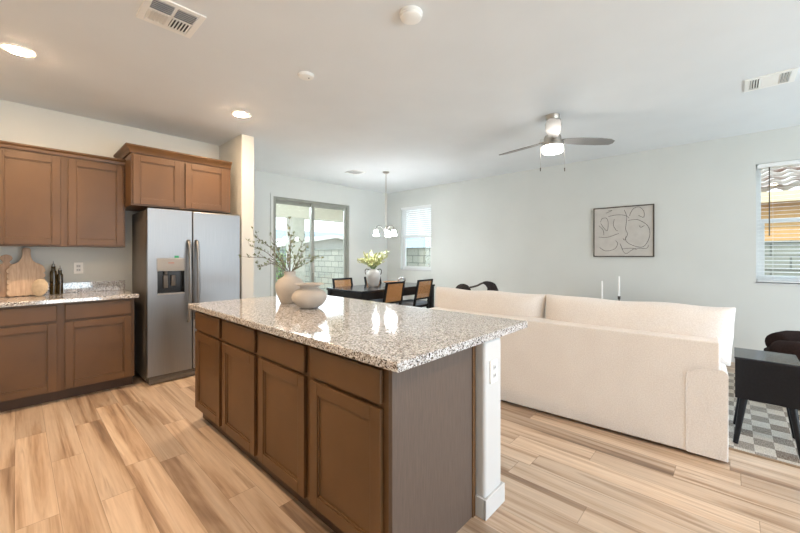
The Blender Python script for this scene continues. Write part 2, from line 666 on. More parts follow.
def thing(name, label, cat, loc=(0, 0, 0), rz=0.0, group=None):
    o = bpy.data.objects.new(name, None)
    o.empty_display_size = 0.1
    COL.objects.link(o)
    o.location = loc
    o.rotation_euler = (0, 0, rz)
    return tag(o, label, cat, group)


def tag(o, label, cat, group=None, kind=None):
    o['label'] = label
    o['category'] = cat
    if group:
        o['group'] = group
    if kind:
        o['kind'] = kind
    return o


def struct(name, mb, mat, parent=None, smooth=35):
    o = build(name, mb, mat, parent, smooth=smooth)
    if parent is None:
        o['kind'] = 'structure'
    return o


def dup(root, loc, rz=None, label=None, group=None):
    r = root.copy()
    COL.objects.link(r)
    r.location = loc
    if rz is not None:
        r.rotation_euler = (0, 0, rz)
    if label:
        r['label'] = label
    if group:
        r['group'] = group
    for ch in list(root.children):
        c = ch.copy()
        COL.objects.link(c)
        c.parent = r
        for g in list(ch.children):
            d = g.copy()
            COL.objects.link(d)
            d.parent = c
    return r


# ------------------------------------------------------------------ the setting
H = 2.74
XR, YD, YK = 5.93, 5.94, 4.96
struct('floor', MB().box(-1.75, XR + 0.15, -3.6, YD + 0.12, -0.1, 0), 'floor')
struct('ceiling', MB().box(-1.75, XR + 0.15, -3.6, YD + 0.15, H, H + 0.15), 'ceiling_paint')
struct('wall_left', MB().box(-1.75, -1.6, -3.6, YK, 0, H), 'paint')
struct('wall_rear_blocker', MB().box(-1.75, 0.4, -3.75, -3.6, 0, H), 'paint')  # unseen wall piece, added to keep rear sky light out of the kitchen
struct('wall_back', MB().box(-1.75, 1.825, YK, YK + 0.15, 0, H), 'paint')
struct('wall_partition', MB().box(1.825, 1.98, 4.27, YD, 0, H, 0.012, 3), 'paint')

DX0, DX1, DZ = 3.09, 4.79, 2.34
struct('wall_dining', MB().box(1.825, DX0, YD, YD + 0.15, 0, H).box(DX1, XR, YD, YD + 0.15, 0, H).box(DX0, DX1, YD, YD + 0.15, DZ, H), 'paint')

WZ0, WZ1 = 0.975, 2.365
WINS = [(4.64, 5.51), (-1.06, -0.19)]


def wall_right():
    m = MB()
    ys = [-3.6, WINS[1][0], WINS[1][1], WINS[0][0], WINS[0][1], YD + 0.15]
    for i in range(5):
        if i in (1, 3):
            m.box(XR, XR + 0.15, ys[i], ys[i + 1], 0, WZ0)
            m.box(XR, XR + 0.15, ys[i], ys[i + 1], WZ1, H)
        else:
            m.box(XR, XR + 0.15, ys[i], ys[i + 1], 0, H)
    return m


struct('wall_right', wall_right(), 'paint')
struct('baseboard_right', MB().box(XR - 0.014, XR, -3.6, YD, 0, 0.1, 0.004), 'trim')
struct('baseboard_dining', MB().box(1.98, DX0 - 0.06, YD - 0.014, YD, 0, 0.1, 0.004).box(DX1 + 0.06, XR - 0.014, YD - 0.014, YD, 0, 0.1, 0.004), 'trim')
struct('baseboard_partition', MB().box(1.811, 1.994, 4.256, 4.27, 0, 0.1, 0.004).box(1.98, 1.994, 4.27, YD - 0.014, 0, 0.1, 0.004), 'trim')
struct('trim_1', MB().box(DX0 - 0.05, DX0, YD - 0.012, YD, 0, DZ + 0.05).box(DX1, DX1 + 0.05, YD - 0.012, YD, 0, DZ + 0.05).box(DX0, DX1, YD - 0.012, YD, DZ, DZ + 0.05), 'paint')

# sliding glass door
d = build('door_1', MB().box(DX0, DX0 + 0.05, YD, YD + 0.12, 0, DZ, 0.004).box(DX1 - 0.05, DX1, YD, YD + 0.12, 0, DZ, 0.004)
          .box(DX0 + 0.05, DX1 - 0.05, YD, YD + 0.12, DZ - 0.05, DZ, 0.004).box(DX0 + 0.05, DX1 - 0.05, YD, YD + 0.12, 0, 0.035, 0.004), 'taupe_frame')
d['kind'] = 'structure'


def sash(x0, x1, y0, y1, wl, wr):
    m = MB()
    m.box(x0, x0 + wl, y0, y1, 0.035, DZ - 0.05, 0.004)
    m.box(x1 - wr, x1, y0, y1, 0.035, DZ - 0.05, 0.004)
    m.box(x0 + wl, x1 - wr, y0, y1, 0.035, 0.12, 0.004)
    m.box(x0 + wl, x1 - wr, y0, y1, DZ - 0.11, DZ - 0.05, 0.004)
    return m


s1 = build('fixed_panel', sash(3.14, 3.965, YD + 0.07, YD + 0.105, 0.045, 0.07), 'taupe_frame', d)
build('pane', MB().box(3.185, 3.895, YD + 0.085, YD + 0.09, 0.12, DZ - 0.11), 'glass', s1)
s2 = build('sliding_panel', sash(3.885, 4.74, YD + 0.02, YD + 0.055, 0.07, 0.06), 'taupe_frame', d)
build('pane', MB().box(3.955, 4.68, YD + 0.035, YD + 0.04, 0.12, DZ - 0.11), 'glass', s2)
build('door_handle', MB().box(3.905, 3.935, YD - 0.008, YD + 0.02, 0.95, 1.15, 0.006), 'nickel', s2)


def window(idx, y0, y1):
    X = XR + 0.075
    f = MB()
    t = 0.045
    for a, b in ((y0, y0 + t), (y1 - t, y1)):
        f.box(X, X + 0.07, a, b, WZ0, WZ1, 0.004)
    f.box(X, X + 0.07, y0 + t, y1 - t, WZ0, WZ0 + t, 0.004)
    f.box(X, X + 0.07, y0 + t, y1 - t, WZ1 - t, WZ1, 0.004)
    w = build('window_%d' % idx, f, 'vinyl')
    w['kind'] = 'structure'
    mz = (WZ0 + WZ1) / 2 + 0.03
    build('meeting_rail', MB().box(X + 0.01, X + 0.06, y0 + t, y1 - t, mz - 0.025, mz + 0.025, 0.004), 'vinyl', w)
    lo = MB()
    lo.box(X + 0.005, X + 0.035, y0 + t, y0 + t + 0.03, WZ0 + t, mz - 0.025)
    lo.box(X + 0.005, X + 0.035, y1 - t - 0.03, y1 - t, WZ0 + t, mz - 0.025)
    lo.box(X + 0.005, X + 0.035, y0 + t + 0.03, y1 - t - 0.03, WZ0 + t, WZ0 + t + 0.03)
    build('sash', lo, 'vinyl', w)
    build('pane', MB().box(X + 0.045, X + 0.05, y0 + t, y1 - t, mz + 0.025, WZ1 - t), 'glass', w)
    build('pane', MB().box(X + 0.02, X + 0.025, y0 + t + 0.03, y1 - t - 0.03, WZ0 + t + 0.03, mz - 0.025), 'glass', w)
    build('sill', MB().box(XR - 0.012, X, y0 - 0.01, y1 + 0.01, WZ0 - 0.02, WZ0, 0.004), 'trim', w)


window(1, *WINS[0])
window(2, *WINS[1])


def blind(label, y0, y1, zb, tilt, pitch, wand_y=None):
    X = XR + 0.035
    b = thing('window_blind', label, 'blind', (X, (y0 + y1) / 2, zb))
    y0 += 0.012
    y1 -= 0.012
    build('headrail', MB().box(X - 0.03, X + 0.03, y0, y1, WZ1 - 0.05, WZ1 - 0.002, 0.004), 'vinyl', b)
    s = MB()
    z = zb + 0.03
    while z < WZ1 - 0.06:
        m = Matrix.Translation((X, 0, z)) @ Matrix.Rotation(tilt, 4, 'Y')
        s.box(-0.024, 0.024, y0 + 0.004, y1 - 0.004, -0.0014, 0.0014, mat=m)
        z += pitch
    build('slats', s, 'vinyl', b)
    build('bottom_rail', MB().box(X - 0.026, X + 0.026, y0, y1, zb, zb + 0.02, 0.004), 'vinyl', b)
    for q in (0.15, 0.85):
        yy = y0 + (y1 - y0) * q
        build('ladder_cord', MB().cyl((X - 0.026, yy, zb + 0.01), (X - 0.026, yy, WZ1 - 0.05), 0.0015, n=6), 'trim', b)
    if wand_y is not None:
        build('tilt_wand', MB().cyl((X - 0.036, wand_y, WZ1 - 0.05), (X - 0.036, wand_y, 1.52), 0.0055, n=8), 'bronze', b)


blind('white slatted blind over the window beside the dining table, lowered halfway', *WINS[0], 1.70, R(46), 0.044, None)
blind('white slatted blind fully lowered with open slats at the window on the far right', *WINS[1], 0.985, R(-7), 0.044, -0.30)

# half wall closing the island
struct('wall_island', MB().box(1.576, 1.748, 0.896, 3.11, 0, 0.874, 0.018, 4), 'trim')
struct('baseboard_island', MB().box(1.563, 1.761, 0.883, 0.896, 0, 0.1, 0.005, 2).box(1.748, 1.761, 0.896, 3.12, 0, 0.1, 0.004).box(1.563, 1.576, 0.896, 0.947, 0, 0.1, 0.003), 'trim')


# ------------------------------------------------------------------ cabinets (local: front faces -y, x to the right)
def panel_door(x0, x1, z0, z1, y=-0.02, fr=0.058):
    m = MB()
    t = 0.02
    b = 0.003
    m.box(x0, x0 + fr, y, y + t, z0, z1, b)
    m.box(x1 - fr, x1, y, y + t, z0, z1, b)
    m.box(x0 + fr, x1 - fr, y, y + t, z0, z0 + fr, b)
    m.box(x0 + fr, x1 - fr, y, y + t, z1 - fr, z1, b)
    # inner bead and recessed panel
    i = 0.010
    for a in (((x0 + fr, x0 + fr + i), (z0 + fr, z1 - fr)), ((x1 - fr - i, x1 - fr), (z0 + fr, z1 - fr)),
              ((x0 + fr, x1 - fr), (z0 + fr, z0 + fr + i)), ((x0 + fr, x1 - fr), (z1 - fr - i, z1 - fr))):
        m.box(a[0][0], a[0][1], y + 0.006, y + t, a[1][0], a[1][1], 0.002)
    m.box(x0 + fr, x1 - fr, y + 0.012, y + t, z0 + fr, z1 - fr)
    return m


def crown(x0, x1, z0, z1, out, left=None, right=None):
    """crown moulding on a cabinet top: front run and optional side returns to depth"""
    m = MB()
    prof = [(0.0, z0), (-0.012, z0), (-0.016, z0 + 0.012), (-out * 0.55, z0 + (z1 - z0) * 0.5), (-out, z1 - 0.012), (-out, z1), (0.0, z1)]
    # front run with mitred ends
    n = len(prof)
    t = bmesh.new()
    A = [t.verts.new((x0 + (y if left else 0), y, z)) for y, z in prof]
    B = [t.verts.new((x1 - (y if right else 0), y, z)) for y, z in prof]
    t.faces.new(A)
    t.faces.new(B[::-1])
    for i in range(n):
        t.faces.new((A[i], B[i], B[(i + 1) % n], A[(i + 1) % n]))
    bmesh.ops.recalc_face_normals(t, faces=t.faces)
    m._take(t)
    for side, x, sg in ((left, x0, 1), (right, x1, -1)):
        if not side:
            continue
        t = bmesh.new()
        A = [t.verts.new((x + sg * y, y, z)) for y, z in prof]
        B = [t.verts.new((x + sg * y, side, z)) for y, z in prof]
        t.faces.new(A)
        t.faces.new(B[::-1])
        for i in range(n):
            t.faces.new((A[i], B[i], B[(i + 1) % n], A[(i + 1) % n]))
        bmesh.ops.recalc_face_normals(t, faces=t.faces)
        m._take(t)
    return m


def base_cabinet(label, group, loc, rz, w, toe_out=0.075, gl=0.026, gr=0.026, depth=0.6):
    c = thing('base_cabinet', label, 'cabinet', loc, rz, group)
    build('cabinet_body', MB().box(0, w, 0, depth, 0.1, 0.872), 'cabinet', c, False)
    build('toe_kick', MB().box(0, w, toe_out, depth, 0, 0.1), 'toe', c, False)
    build('drawer_front', MB().box(gl, w - gr, -0.02, 0, 0.722, 0.858, 0.005, 3), 'cabinet', c, False)
    build('door', panel_door(gl, w - gr, 0.112, 0.704), 'cabinet', c, False)
    return c


GB = 'base cabinets along the kitchen wall'
base_cabinet('brown base cabinet under the kitchen counter, right one beside the refrigerator', GB, (0.27, 4.355, 0), 0, 0.53)
base_cabinet('brown base cabinet under the cutting boards, left one at the photo edge', GB, (-0.26, 4.355, 0), 0, 0.53)

GI = 'island base cabinets'
ISL = ['brown island cabinet closest to the refrigerator, first of the row of four',
       'brown island cabinet below the clay vases, second from the refrigerator',
       'brown island cabinet third from the refrigerator, next to the nearest one',
       'brown island cabinet nearest the camera at the corner, with a grey-brown end panel']
for i in range(4):
    y = 3.11 - 0.535 * i
    c = base_cabinet(ISL[i], GI, (0.975, y, 0), R(-90), 0.535, 0.045)
    if i == 3:
        ep = build('end_panel', MB().box(0.535, 0.556, 0.0, 0.59, 0.0, 0.872, 0.002), 'end_panel', c, False)
        ep['label'] = 'grey-brown flat end panel'
        build('scribe_strip', MB().box(0.556, 0.561, 0.565, 0.592, 0.0, 0.872, 0.001), 'cabinet', c, False)

# island worktop
build_top = MB().box(0.93, 2.034, 0.878, 3.165, 0.876, 0.915, 0.006, 3)
tag(build('island_countertop', build_top, 'granite'), 'speckled granite worktop with overhang on the kitchen island', 'countertop')

# kitchen worktop
kc = thing('kitchen_countertop', 'speckled granite worktop with short backsplash on the wall cabinets left of the refrigerator', 'countertop', (0.3, 4.64, 0.876))
build('worktop', MB().box(-0.9, 0.835, 4.315, YK, 0.876, 0.915, 0.006, 3), 'granite', kc)
build('backsplash', MB().box(-0.9, 0.825, YK - 0.025, YK - 0.001, 0.915, 1.02, 0.003), 'granite', kc)


# upper cabinets
def wall_cabinet(label, group, x0, w, z0, z1, y, depth, doors, cr, left=None, right=None):
    c = thing('wall_cabinet', label, 'cabinet', (x0, y, z0), 0, group)
    build('cabinet_body', MB().box(0, w, 0, depth, 0, z1 - z0), 'cabinet', c, False)
    for a, b in doors:
        build('door', panel_door(a, b, 0.014, z1 - z0 - 0.05), 'cabinet', c, False)
    build('crown_moulding', crown(0, w, z1 - z0 - 0.03, z1 - z0 + cr[1], cr[0], left, right), 'cabinet', c, False)
    return c


GW = 'wall cabinets above the kitchen counter'
wall_cabinet('brown wall cabinet with one door, right one next to the refrigerator', GW, 0.31, 0.465, 1.38, 2.26, 4.63, 0.33, [(0.026, 0.449)], (0.03, 0.025))
wall_cabinet('brown wall cabinet cut off by the left photo edge, above the cutting boards', GW, -0.155, 0.465, 1.38, 2.26, 4.63, 0.33, [(0.026, 0.439)], (0.03, 0.025))
wall_cabinet('brown wall cabinet with two doors and tall crown above the refrigerator', None, 0.775, 0.955, 1.795, 2.345, 4.355, 0.605,
             [(0.012, 0.43), (0.474, 0.90)], (0.05, 0.045), left=0.605)

# ------------------------------------------------------------------ refrigerator
fr = thing('refrigerator', 'stainless steel side-by-side refrigerator with water dispenser', 'refrigerator', (1.34, 4.6, 0))
build('cabinet_body', MB().box(0.886, 1.796, 4.315, 4.93, 0.03, 1.755, 0.006), 'steel_side', fr)
build('hinge_cover', MB().box(0.90, 1.78, 4.29, 4.36, 1.755, 1.775, 0.004), 'steel_side', fr)


def fdoor(x0, x1, hole=None):
    m = MB()
    y0, y1 = 4.236, 4.306
    z0, z1 = 0.085, 1.765
    if hole is None:
        m.box(x0, x1, y0, y1, z0, z1, 0.012, 4)
        return m
    # front skin with a square opening for the dispenser
    hx0, hx1, hz0, hz1 = hole
    m.box(x0, hx0, y0, y1, z0, z1)
    m.box(hx1, x1, y0, y1, z0, z1)
    m.box(hx0, hx1, y0, y1, z0, hz0)
    m.box(hx0, hx1, y0, y1, hz1, z1)
    bmesh.ops.remove_doubles(m.bm, verts=m.bm.verts, dist=1e-5)
    return m


hole = (0.968, 1.212, 0.905, 1.135)
dl = build('freezer_door', fdoor(0.886, 1.281, hole), 'steel', fr)
dr = build('fridge_door', fdoor(1.289, 1.796), 'steel', fr)
build('dispenser_recess', MB().box(0.968, 1.212, 4.295, 4.31, 0.905, 1.135).box(0.968, 0.973, 4.238, 4.31, 0.905, 1.135).box(1.207, 1.212, 4.238, 4.31, 0.905, 1.135), 'black_plastic', dl)
build('dispenser_panel', MB().box(0.963, 1.217, 4.228, 4.24, 1.135, 1.268, 0.005), 'dispenser_grey', dl)
build('dispenser_tray', MB().box(0.968, 1.212, 4.228, 4.31, 0.895, 0.908, 0.003), 'nickel', dl)
build('dispenser_paddle', MB().box(1.03, 1.07, 4.272, 4.285, 0.96, 1.09, 0.004).box(1.10, 1.14, 4.272, 4.285, 0.98, 1.09, 0.004).cyl((1.05, 4.27, 1.135), (1.05, 4.27, 1.10), 0.015), 'steel_side', dl)
lg = MB()
for i in range(6):
    lg.box(1.062 + i * 0.009, 1.068 + i * 0.009, 4.2268, 4.2285, 1.215, 1.223)
build('logo_mark', lg, 'red_mark', dl)
build('tape_tag', MB().box(1.118, 1.158, 4.2335, 4.236, 1.270, 1.292), 'green_sticker', dl)
for nm, x, par in (('door_handle', 1.247, dl), ('door_handle', 1.325, dr)):
    hz0, hz1 = 0.60, 1.45
    pts = [(x, 4.236, hz0), (x, 4.20, hz0 + 0.03), (x, 4.178, hz0 + 0.15), (x, 4.170, (hz0 + hz1) / 2), (x, 4.178, hz1 - 0.15), (x, 4.20, hz1 - 0.03), (x, 4.236, hz1)]
    build(nm, MB().tube(pts, [0.017] * 7, 12, 6), 'steel', par)
build('base_grille', MB().box(0.90, 1.78, 4.25, 4.32, 0.005, 0.08, 0.006).box(0.90, 1.78, 4.236, 4.25, 0.012, 0.05, 0.004), 'steel_side', fr)
for x in (0.93, 1.75):
    build('foot', MB().cyl((x, 4.30, 0), (x, 4.30, 0.03), 0.02), 'black_plastic', fr)
    build('foot', MB().cyl((x, 4.85, 0), (x, 4.85, 0.03), 0.02), 'black_plastic', fr)


# ------------------------------------------------------------------ on the kitchen counter
def scallop_board():
    # outline in x (width) and z (height): wavy sides, rounded shoulders, handle
    pts = []
    L = 0.0
    hw, hh = 0.125, 0.30
    n = 5
    for i in range(n):                      # bottom, left to right
        for a in range(0, 180, 36):
            x = -hw + 0.012 + (2 * hw - 0.024) * (i + 0.5 - 0.5 * math.cos(R(a))) / n
            pts.append((x, 0.010 - 0.010 * math.sin(R(a)) ** 0.7))
    for i in range(n):                      # right side up
        for a in range(0, 180, 36):
            z = 0.012 + (hh - 0.05) * (i + 0.5 - 0.5 * math.cos(R(a))) / n
            pts.append((hw - 0.014 + 0.017 * math.sin(R(a)) ** 0.7, z))
    pts += [(hw - 0.015, hh - 0.015), (hw - 0.045, hh + 0.005), (0.065, hh + 0.01), (0.045, hh + 0.03), (0.032, hh + 0.06), (0.028, hh + 0.10),
            (0.030, hh + 0.135), (0.022, hh + 0.152), (0.0, hh + 0.156)]
    top = [(-x, z) for x, z in pts[::-1] if z > hh - 0.016]
    pts += top[1:]
    for i in range(n):
        for a in range(0, 180, 36):
            z = 0.012 + (hh - 0.05) * (1 - (i + 0.5 - 0.5 * math.cos(R(a))) / n)
            pts.append((-hw + 0.014 - 0.017 * math.sin(R(a)) ** 0.7, z))
    return pts


def leaning(name, label, pts, x, y, mat, lean, th=0.018, group=None):
    m = MB().prism(pts, -th, 0, 'y', 0.004, 2)
    o = build(name, m, mat, thing(name, label, 'cutting board', (x, y, 0.916), 0, group), False)
    r = o.parent
    # one mesh thing: drop the empty, keep the board
    o.parent = None
    o.location = r.location
    o.rotation_euler = (lean, 0, 0)
    for kk in ('label', 'category', 'group'):
        if kk in r:
            o[kk] = r[kk]
    bpy.data.objects.remove(r)
    o.name = name
    return o


leaning('cutting_board', 'pale scallop-edged cutting board with long handle leaning on the kitchen wall', scallop_board(), 0.066, 4.84, 'board', R(-8.0))
rb = [(-0.12, 0.0), (0.12, 0.0), (0.124, 0.06), (0.124, 0.22), (0.11, 0.265), (0.07, 0.288), (0.034, 0.298), (0.022, 0.308), (0.020, 0.322)]
rb += [(0.040 * math.cos(R(a)), 0.354 + 0.034 * math.sin(R(a))) for a in range(-50, 231, 20)]
rb += [(-0.020, 0.322), (-0.022, 0.308), (-0.034, 0.298), (-0.07, 0.288), (-0.11, 0.265), (-0.124, 0.22), (-0.124, 0.06)]
leaning('cutting_board', 'tan cutting board with knob handle, leftmost on the counter and cut by the photo edge', rb, -0.062, 4.905, 'board_b', R(-4.0))
m = MB().lathe([(0.0, -0.008), (0.074, -0.008), (0.080, -0.004), (0.080, 0.004), (0.074, 0.008), (0, 0.008)], (0, 0, 0), 40)
m.transform(Matrix.Rotation(R(90 - 6), 4, 'X'))
m.transform(Matrix.Rotation(R(-49), 4, 'Z'))
m.transform(Matrix.Translation((0.152, 4.755, 0.9155 + 0.0805)))
tag(build('coaster_disc', m, 'stone_disc'), 'round pale stone disc standing against the scalloped cutting board', 'trivet')


def oil_bottle(label, x, y, h, r):
    b = thing('oil_bottle', label, 'bottle', (x, y, 0.915), 0, 'oil bottles on the kitchen counter')
    build('bottle_body', MB().lathe([(0, 0.0005), (r - 0.003, 0.0005), (r, 0.004), (r, h * 0.66), (r * 0.88, h * 0.70), (r * 0.58, h * 0.73), (r * 0.55, h * 0.80), (r * 0.62, h * 0.81), (r * 0.62, h * 0.84), (0, h * 0.84)], (x, y, 0.915), 28), 'bottle', b)
    build('pour_spout', MB().lathe([(0, h * 0.84), (r * 0.5, h * 0.84), (r * 0.46, h * 0.90), (r * 0.16, h * 0.93), (r * 0.12, h * 1.0), (0, h * 1.0)], (x, y, 0.915), 16), 'steel', b)


oil_bottle('taller dark oil bottle with steel spout next to the stone disc', 0.249, 4.87, 0.325, 0.026)
oil_bottle('shorter dark oil bottle with steel spout, right one of the pair', 0.296, 4.862, 0.28, 0.023)


def outlet(label, loc, rz):
    o = thing('wall_outlet', label, 'outlet', loc, rz)
    build('cover_plate', MB().box(-0.036, 0.036, -0.007, 0.0, -0.058, 0.058, 0.003), 'white_plastic', o, False)
    build('socket', MB().box(-0.017, 0.017, -0.0095, -0.006, 0.006, 0.034, 0.003).box(-0.017, 0.017, -0.0095, -0.006, -0.034, -0.006, 0.003), 'trim', o, False)
    for zc in (0.02, -0.02):
        for xc in (-0.0065, 0.0065):
            build('slot', MB().box(xc - 0.0015, xc + 0.0015, -0.0102, -0.0094, zc - 0.005, zc + 0.006), 'dark', o, False)


outlet('white double outlet on the kitchen wall beside the oil bottles', (0.44, YK, 1.165), 0)
outlet('white double outlet on the end of the island half wall', (1.655, 0.896, 0.71), 0)

# ------------------------------------------------------------------ vases on the island
VX, VY, VZ = 1.50, 2.61, 0.915
RV = Vector((0.682, -0.731, 0))
FV = Vector((0.731, 0.682, 0))
tall = [(0, 0.001), (0.066, 0.001), (0.072, 0.006), (0.084, 0.035), (0.102, 0.08), (0.112, 0.125), (0.108, 0.16), (0.090, 0.188), (0.060, 0.205), (0.046, 0.215),
        (0.043, 0.232), (0.047, 0.246), (0.050, 0.252), (0.045, 0.252), (0.038, 0.235), (0.036, 0.20), (0.0, 0.19)]
tag(build('tall_vase', MB().lathe(tall, (VX, VY, VZ), 48, False), 'vase_clay', smooth=60), 'taller matte beige ceramic vase holding twigs on the island', 'vase')
low = [(0, 0.001), (0.058, 0.001), (0.066, 0.006), (0.095, 0.025), (0.120, 0.058), (0.126, 0.082), (0.118, 0.108), (0.095, 0.130), (0.070, 0.140), (0.062, 0.148), (0.066, 0.158),
       (0.085, 0.166), (0.104, 0.172), (0.105, 0.176), (0.085, 0.174), (0.058, 0.164), (0.052, 0.145), (0.0, 0.13)]
tag(build('low_vase', MB().lathe(low, (1.455, 2.258, VZ), 48, False), 'vase_clay', smooth=60), 'squat round beige ceramic vase with wide flared rim on the island', 'vase')

tw = thing('twig_arrangement', 'loose grey-green twigs with small leaves standing in the taller beige vase', 'twigs', (VX, VY, VZ + 0.20))
stems = MB()
leaves = MB()
tips = [(-0.31, 1.455, 0.05), (-0.32, 1.28, -0.02), (-0.225, 1.20, -0.08), (-0.02, 1.55, 0.04), (0.085, 1.43, 0.10), (0.20, 1.27, 0.03), (0.15, 1.235, -0.07),
        (-0.11, 1.40, -0.05), (-0.28, 1.37, -0.10), (0.03, 1.36, -0.09), (-0.05, 1.30, 0.10), (0.02, 1.46, -0.02), (-0.08, 1.26, 0.02), (0.09, 1.33, 0.04)]
rnd = random.Random(4)
for r_, z_, f_ in tips:
    base = Vector((VX + rnd.uniform(-.012, .012), VY + rnd.uniform(-.012, .012), VZ + 0.195))
    lip = Vector((VX, VY, VZ + 0.25)) + RV * (0.02 * (1 if r_ > 0 else -1) * min(1, abs(r_) * 6)) + FV * (0.018 if f_ > 0 else -0.018)
    tip = Vector((VX, VY, 0)) + RV * r_ + FV * f_ + Vector((0, 0, z_))
    mid = lip.lerp(tip, 0.5) + Vector((0, 0, 0.05 if abs(r_) > 0.15 else 0.0)) + RV * rnd.uniform(-.015, .015)
    stems.tube([base, lip, mid, tip], [0.0028, 0.0026, 0.0019, 0.0012], 6, 5)
    # leaves along the outer part, with short side sprigs
    for q in range(16):
        u = 0.22 + 0.78 * q / 15
        p = lip.lerp(mid, u * 2) if u < 0.5 else mid.lerp(tip, u * 2 - 1)
        dv = (tip - lip).normalized() + Vector((rnd.uniform(-1, 1), rnd.uniform(-1, 1), rnd.uniform(-.4, 1))) * 0.9
        if q % 3 == 0 and q:
            e = p + dv.normalized() * rnd.uniform(0.03, 0.06)
            stems.tube([p, e], [0.0014, 0.0009], 5)
            for _ in range(3):
                d2 = dv + Vector((rnd.uniform(-1, 1), rnd.uniform(-1, 1), rnd.uniform(-1, 1)))
                leaves.leaf(e, d2, rnd.uniform(0.020, 0.034), rnd.uniform(0.010, 0.015), rnd.uniform(0, 6))
        else:
            leaves.leaf(p, dv, rnd.uniform(0.020, 0.034), rnd.uniform(0.009, 0.015), rnd.uniform(0, 6))
build('stems', stems, 'bark', tw)
build('leaves', leaves, 'leaf_grey', tw)

# ------------------------------------------------------------------ dining
TX0, TX1, TY0, TY1 = 3.55, 5.36, 4.10, 5.0
dt = thing('dining_table', 'long black rectangular dining table by the sliding door', 'table', ((TX0 + TX1) / 2, (TY0 + TY1) / 2, 0))
build('tabletop', MB().box(TX0, TX1, TY0, TY1, 0.715, 0.75, 0.004), 'black_table', dt)
build('apron', MB().box(TX0 + 0.03, TX1 - 0.03, TY0 + 0.03, TY0 + 0.055, 0.60, 0.715).box(TX0 + 0.03, TX1 - 0.03, TY1 - 0.055, TY1 - 0.03, 0.60, 0.715)
      .box(TX0 + 0.03, TX0 + 0.055, TY0 + 0.055, TY1 - 0.055, 0.60, 0.715).box(TX1 - 0.055, TX1 - 0.03, TY0 + 0.055, TY1 - 0.055, 0.60, 0.715), 'black_wood', dt)
for x in (TX0 + 0.012, TX1 - 0.092):
    for y in (TY0 + 0.012, TY1 - 0.092):
        build('leg', MB().box(x, x + 0.08, y, y + 0.08, 0, 0.715, 0.004), 'black_wood', dt)


def dining_chair(label, group, loc, rz):
    """local: the chair faces +y, its back at -y"""
    c = thing('dining_chair', label, 'chair', loc, rz, group)
    w = 0.215
    build('seat', MB().box(-w, w, -0.01, 0.40, 0.43, 0.485, 0.02, 4), 'seat_pad', c, False)
    build('seat_frame', MB().box(-w + 0.01, w - 0.01, 0.0, 0.39, 0.385, 0.43, 0.004), 'black_wood', c, False)
    lean = 0.085

    def yb(z):
        return 0.0 - lean * max(0, (z - 0.43)) / 0.45
    for sx in (-1, 1):
        x0, x1 = (-w, -w + 0.032) if sx < 0 else (w - 0.032, w)
        m = MB()
        m.hexa([(x0, -0.015, 0.40), (x1, -0.015, 0.40), (x1, 0.022, 0.40), (x0, 0.022, 0.40)],
               [(x0, yb(.88) - .03, 0.88), (x1, yb(.88) - .03, 0.88), (x1, yb(.88), 0.88), (x0, yb(.88), 0.88)], 0.003)
        build('back_post', m, 'black_wood', c, False)
        build('leg', MB().hexa([(x0, -0.06, 0.0), (x1, -0.06, 0.0), (x1, -0.03, 0.0), (x0, -0.03, 0.0)],
                               [(x0, -0.015, 0.40), (x1, -0.015, 0.40), (x1, 0.022, 0.40), (x0, 0.022, 0.40)], 0.003), 'black_wood', c, False)
        build('leg', MB().hexa([(x0, 0.365, 0.0), (x1, 0.365, 0.0), (x1, 0.39, 0.0), (x0, 0.39, 0.0)],
                               [(x0, 0.355, 0.40), (x1, 0.355, 0.40), (x1, 0.392, 0.40), (x0, 0.392, 0.40)], 0.003), 'black_wood', c, False)

    def rail(z0, z1):
        a, b = -w + 0.032, w - 0.032
        return MB().hexa([(a, yb(z0) - .028, z0), (b, yb(z0) - .028, z0), (b, yb(z0) - .002, z0), (a, yb(z0) - .002, z0)],
                         [(a, yb(z1) - .028, z1), (b, yb(z1) - .028, z1), (b, yb(z1) - .002, z1), (a, yb(z1) - .002, z1)], 0.002)
    build('top_rail', rail(0.85, 0.88), 'black_wood', c, False)
    build('lower_rail', rail(0.535, 0.565), 'black_wood', c, False)
    a, b = -w + 0.032, w - 0.032
    m = MB().hexa([(a, yb(.565) - .018, .565), (b, yb(.565) - .018, .565), (b, yb(.565) - .012, .565), (a, yb(.565) - .012, .565)],
                  [(a, yb(.85) - .018, .85), (b, yb(.85) - .018, .85), (b, yb(.85) - .012, .85), (a, yb(.85) - .012, .85)])
    build('cane_back', m, 'cane', c, False)
    return c


GC = 'cane-backed chairs around the dining table'
ch0 = dining_chair('black cane-backed dining chair on the near side, left of the two closest to the island', GC, (4.06, 3.98, 0), R(2))
dup(ch0, (4.80, 3.98, 0), R(3), 'black cane-backed dining chair on the near side, right one by the sofa end', GC)
dup(ch0, (4.05, 5.12, 0), R(178), 'black cane-backed dining chair on the far side, in front of the sliding door', GC)
dup(ch0, (4.80, 5.12, 0), R(181), 'black cane-backed dining chair on the far side, half hidden behind the grey jug', GC)

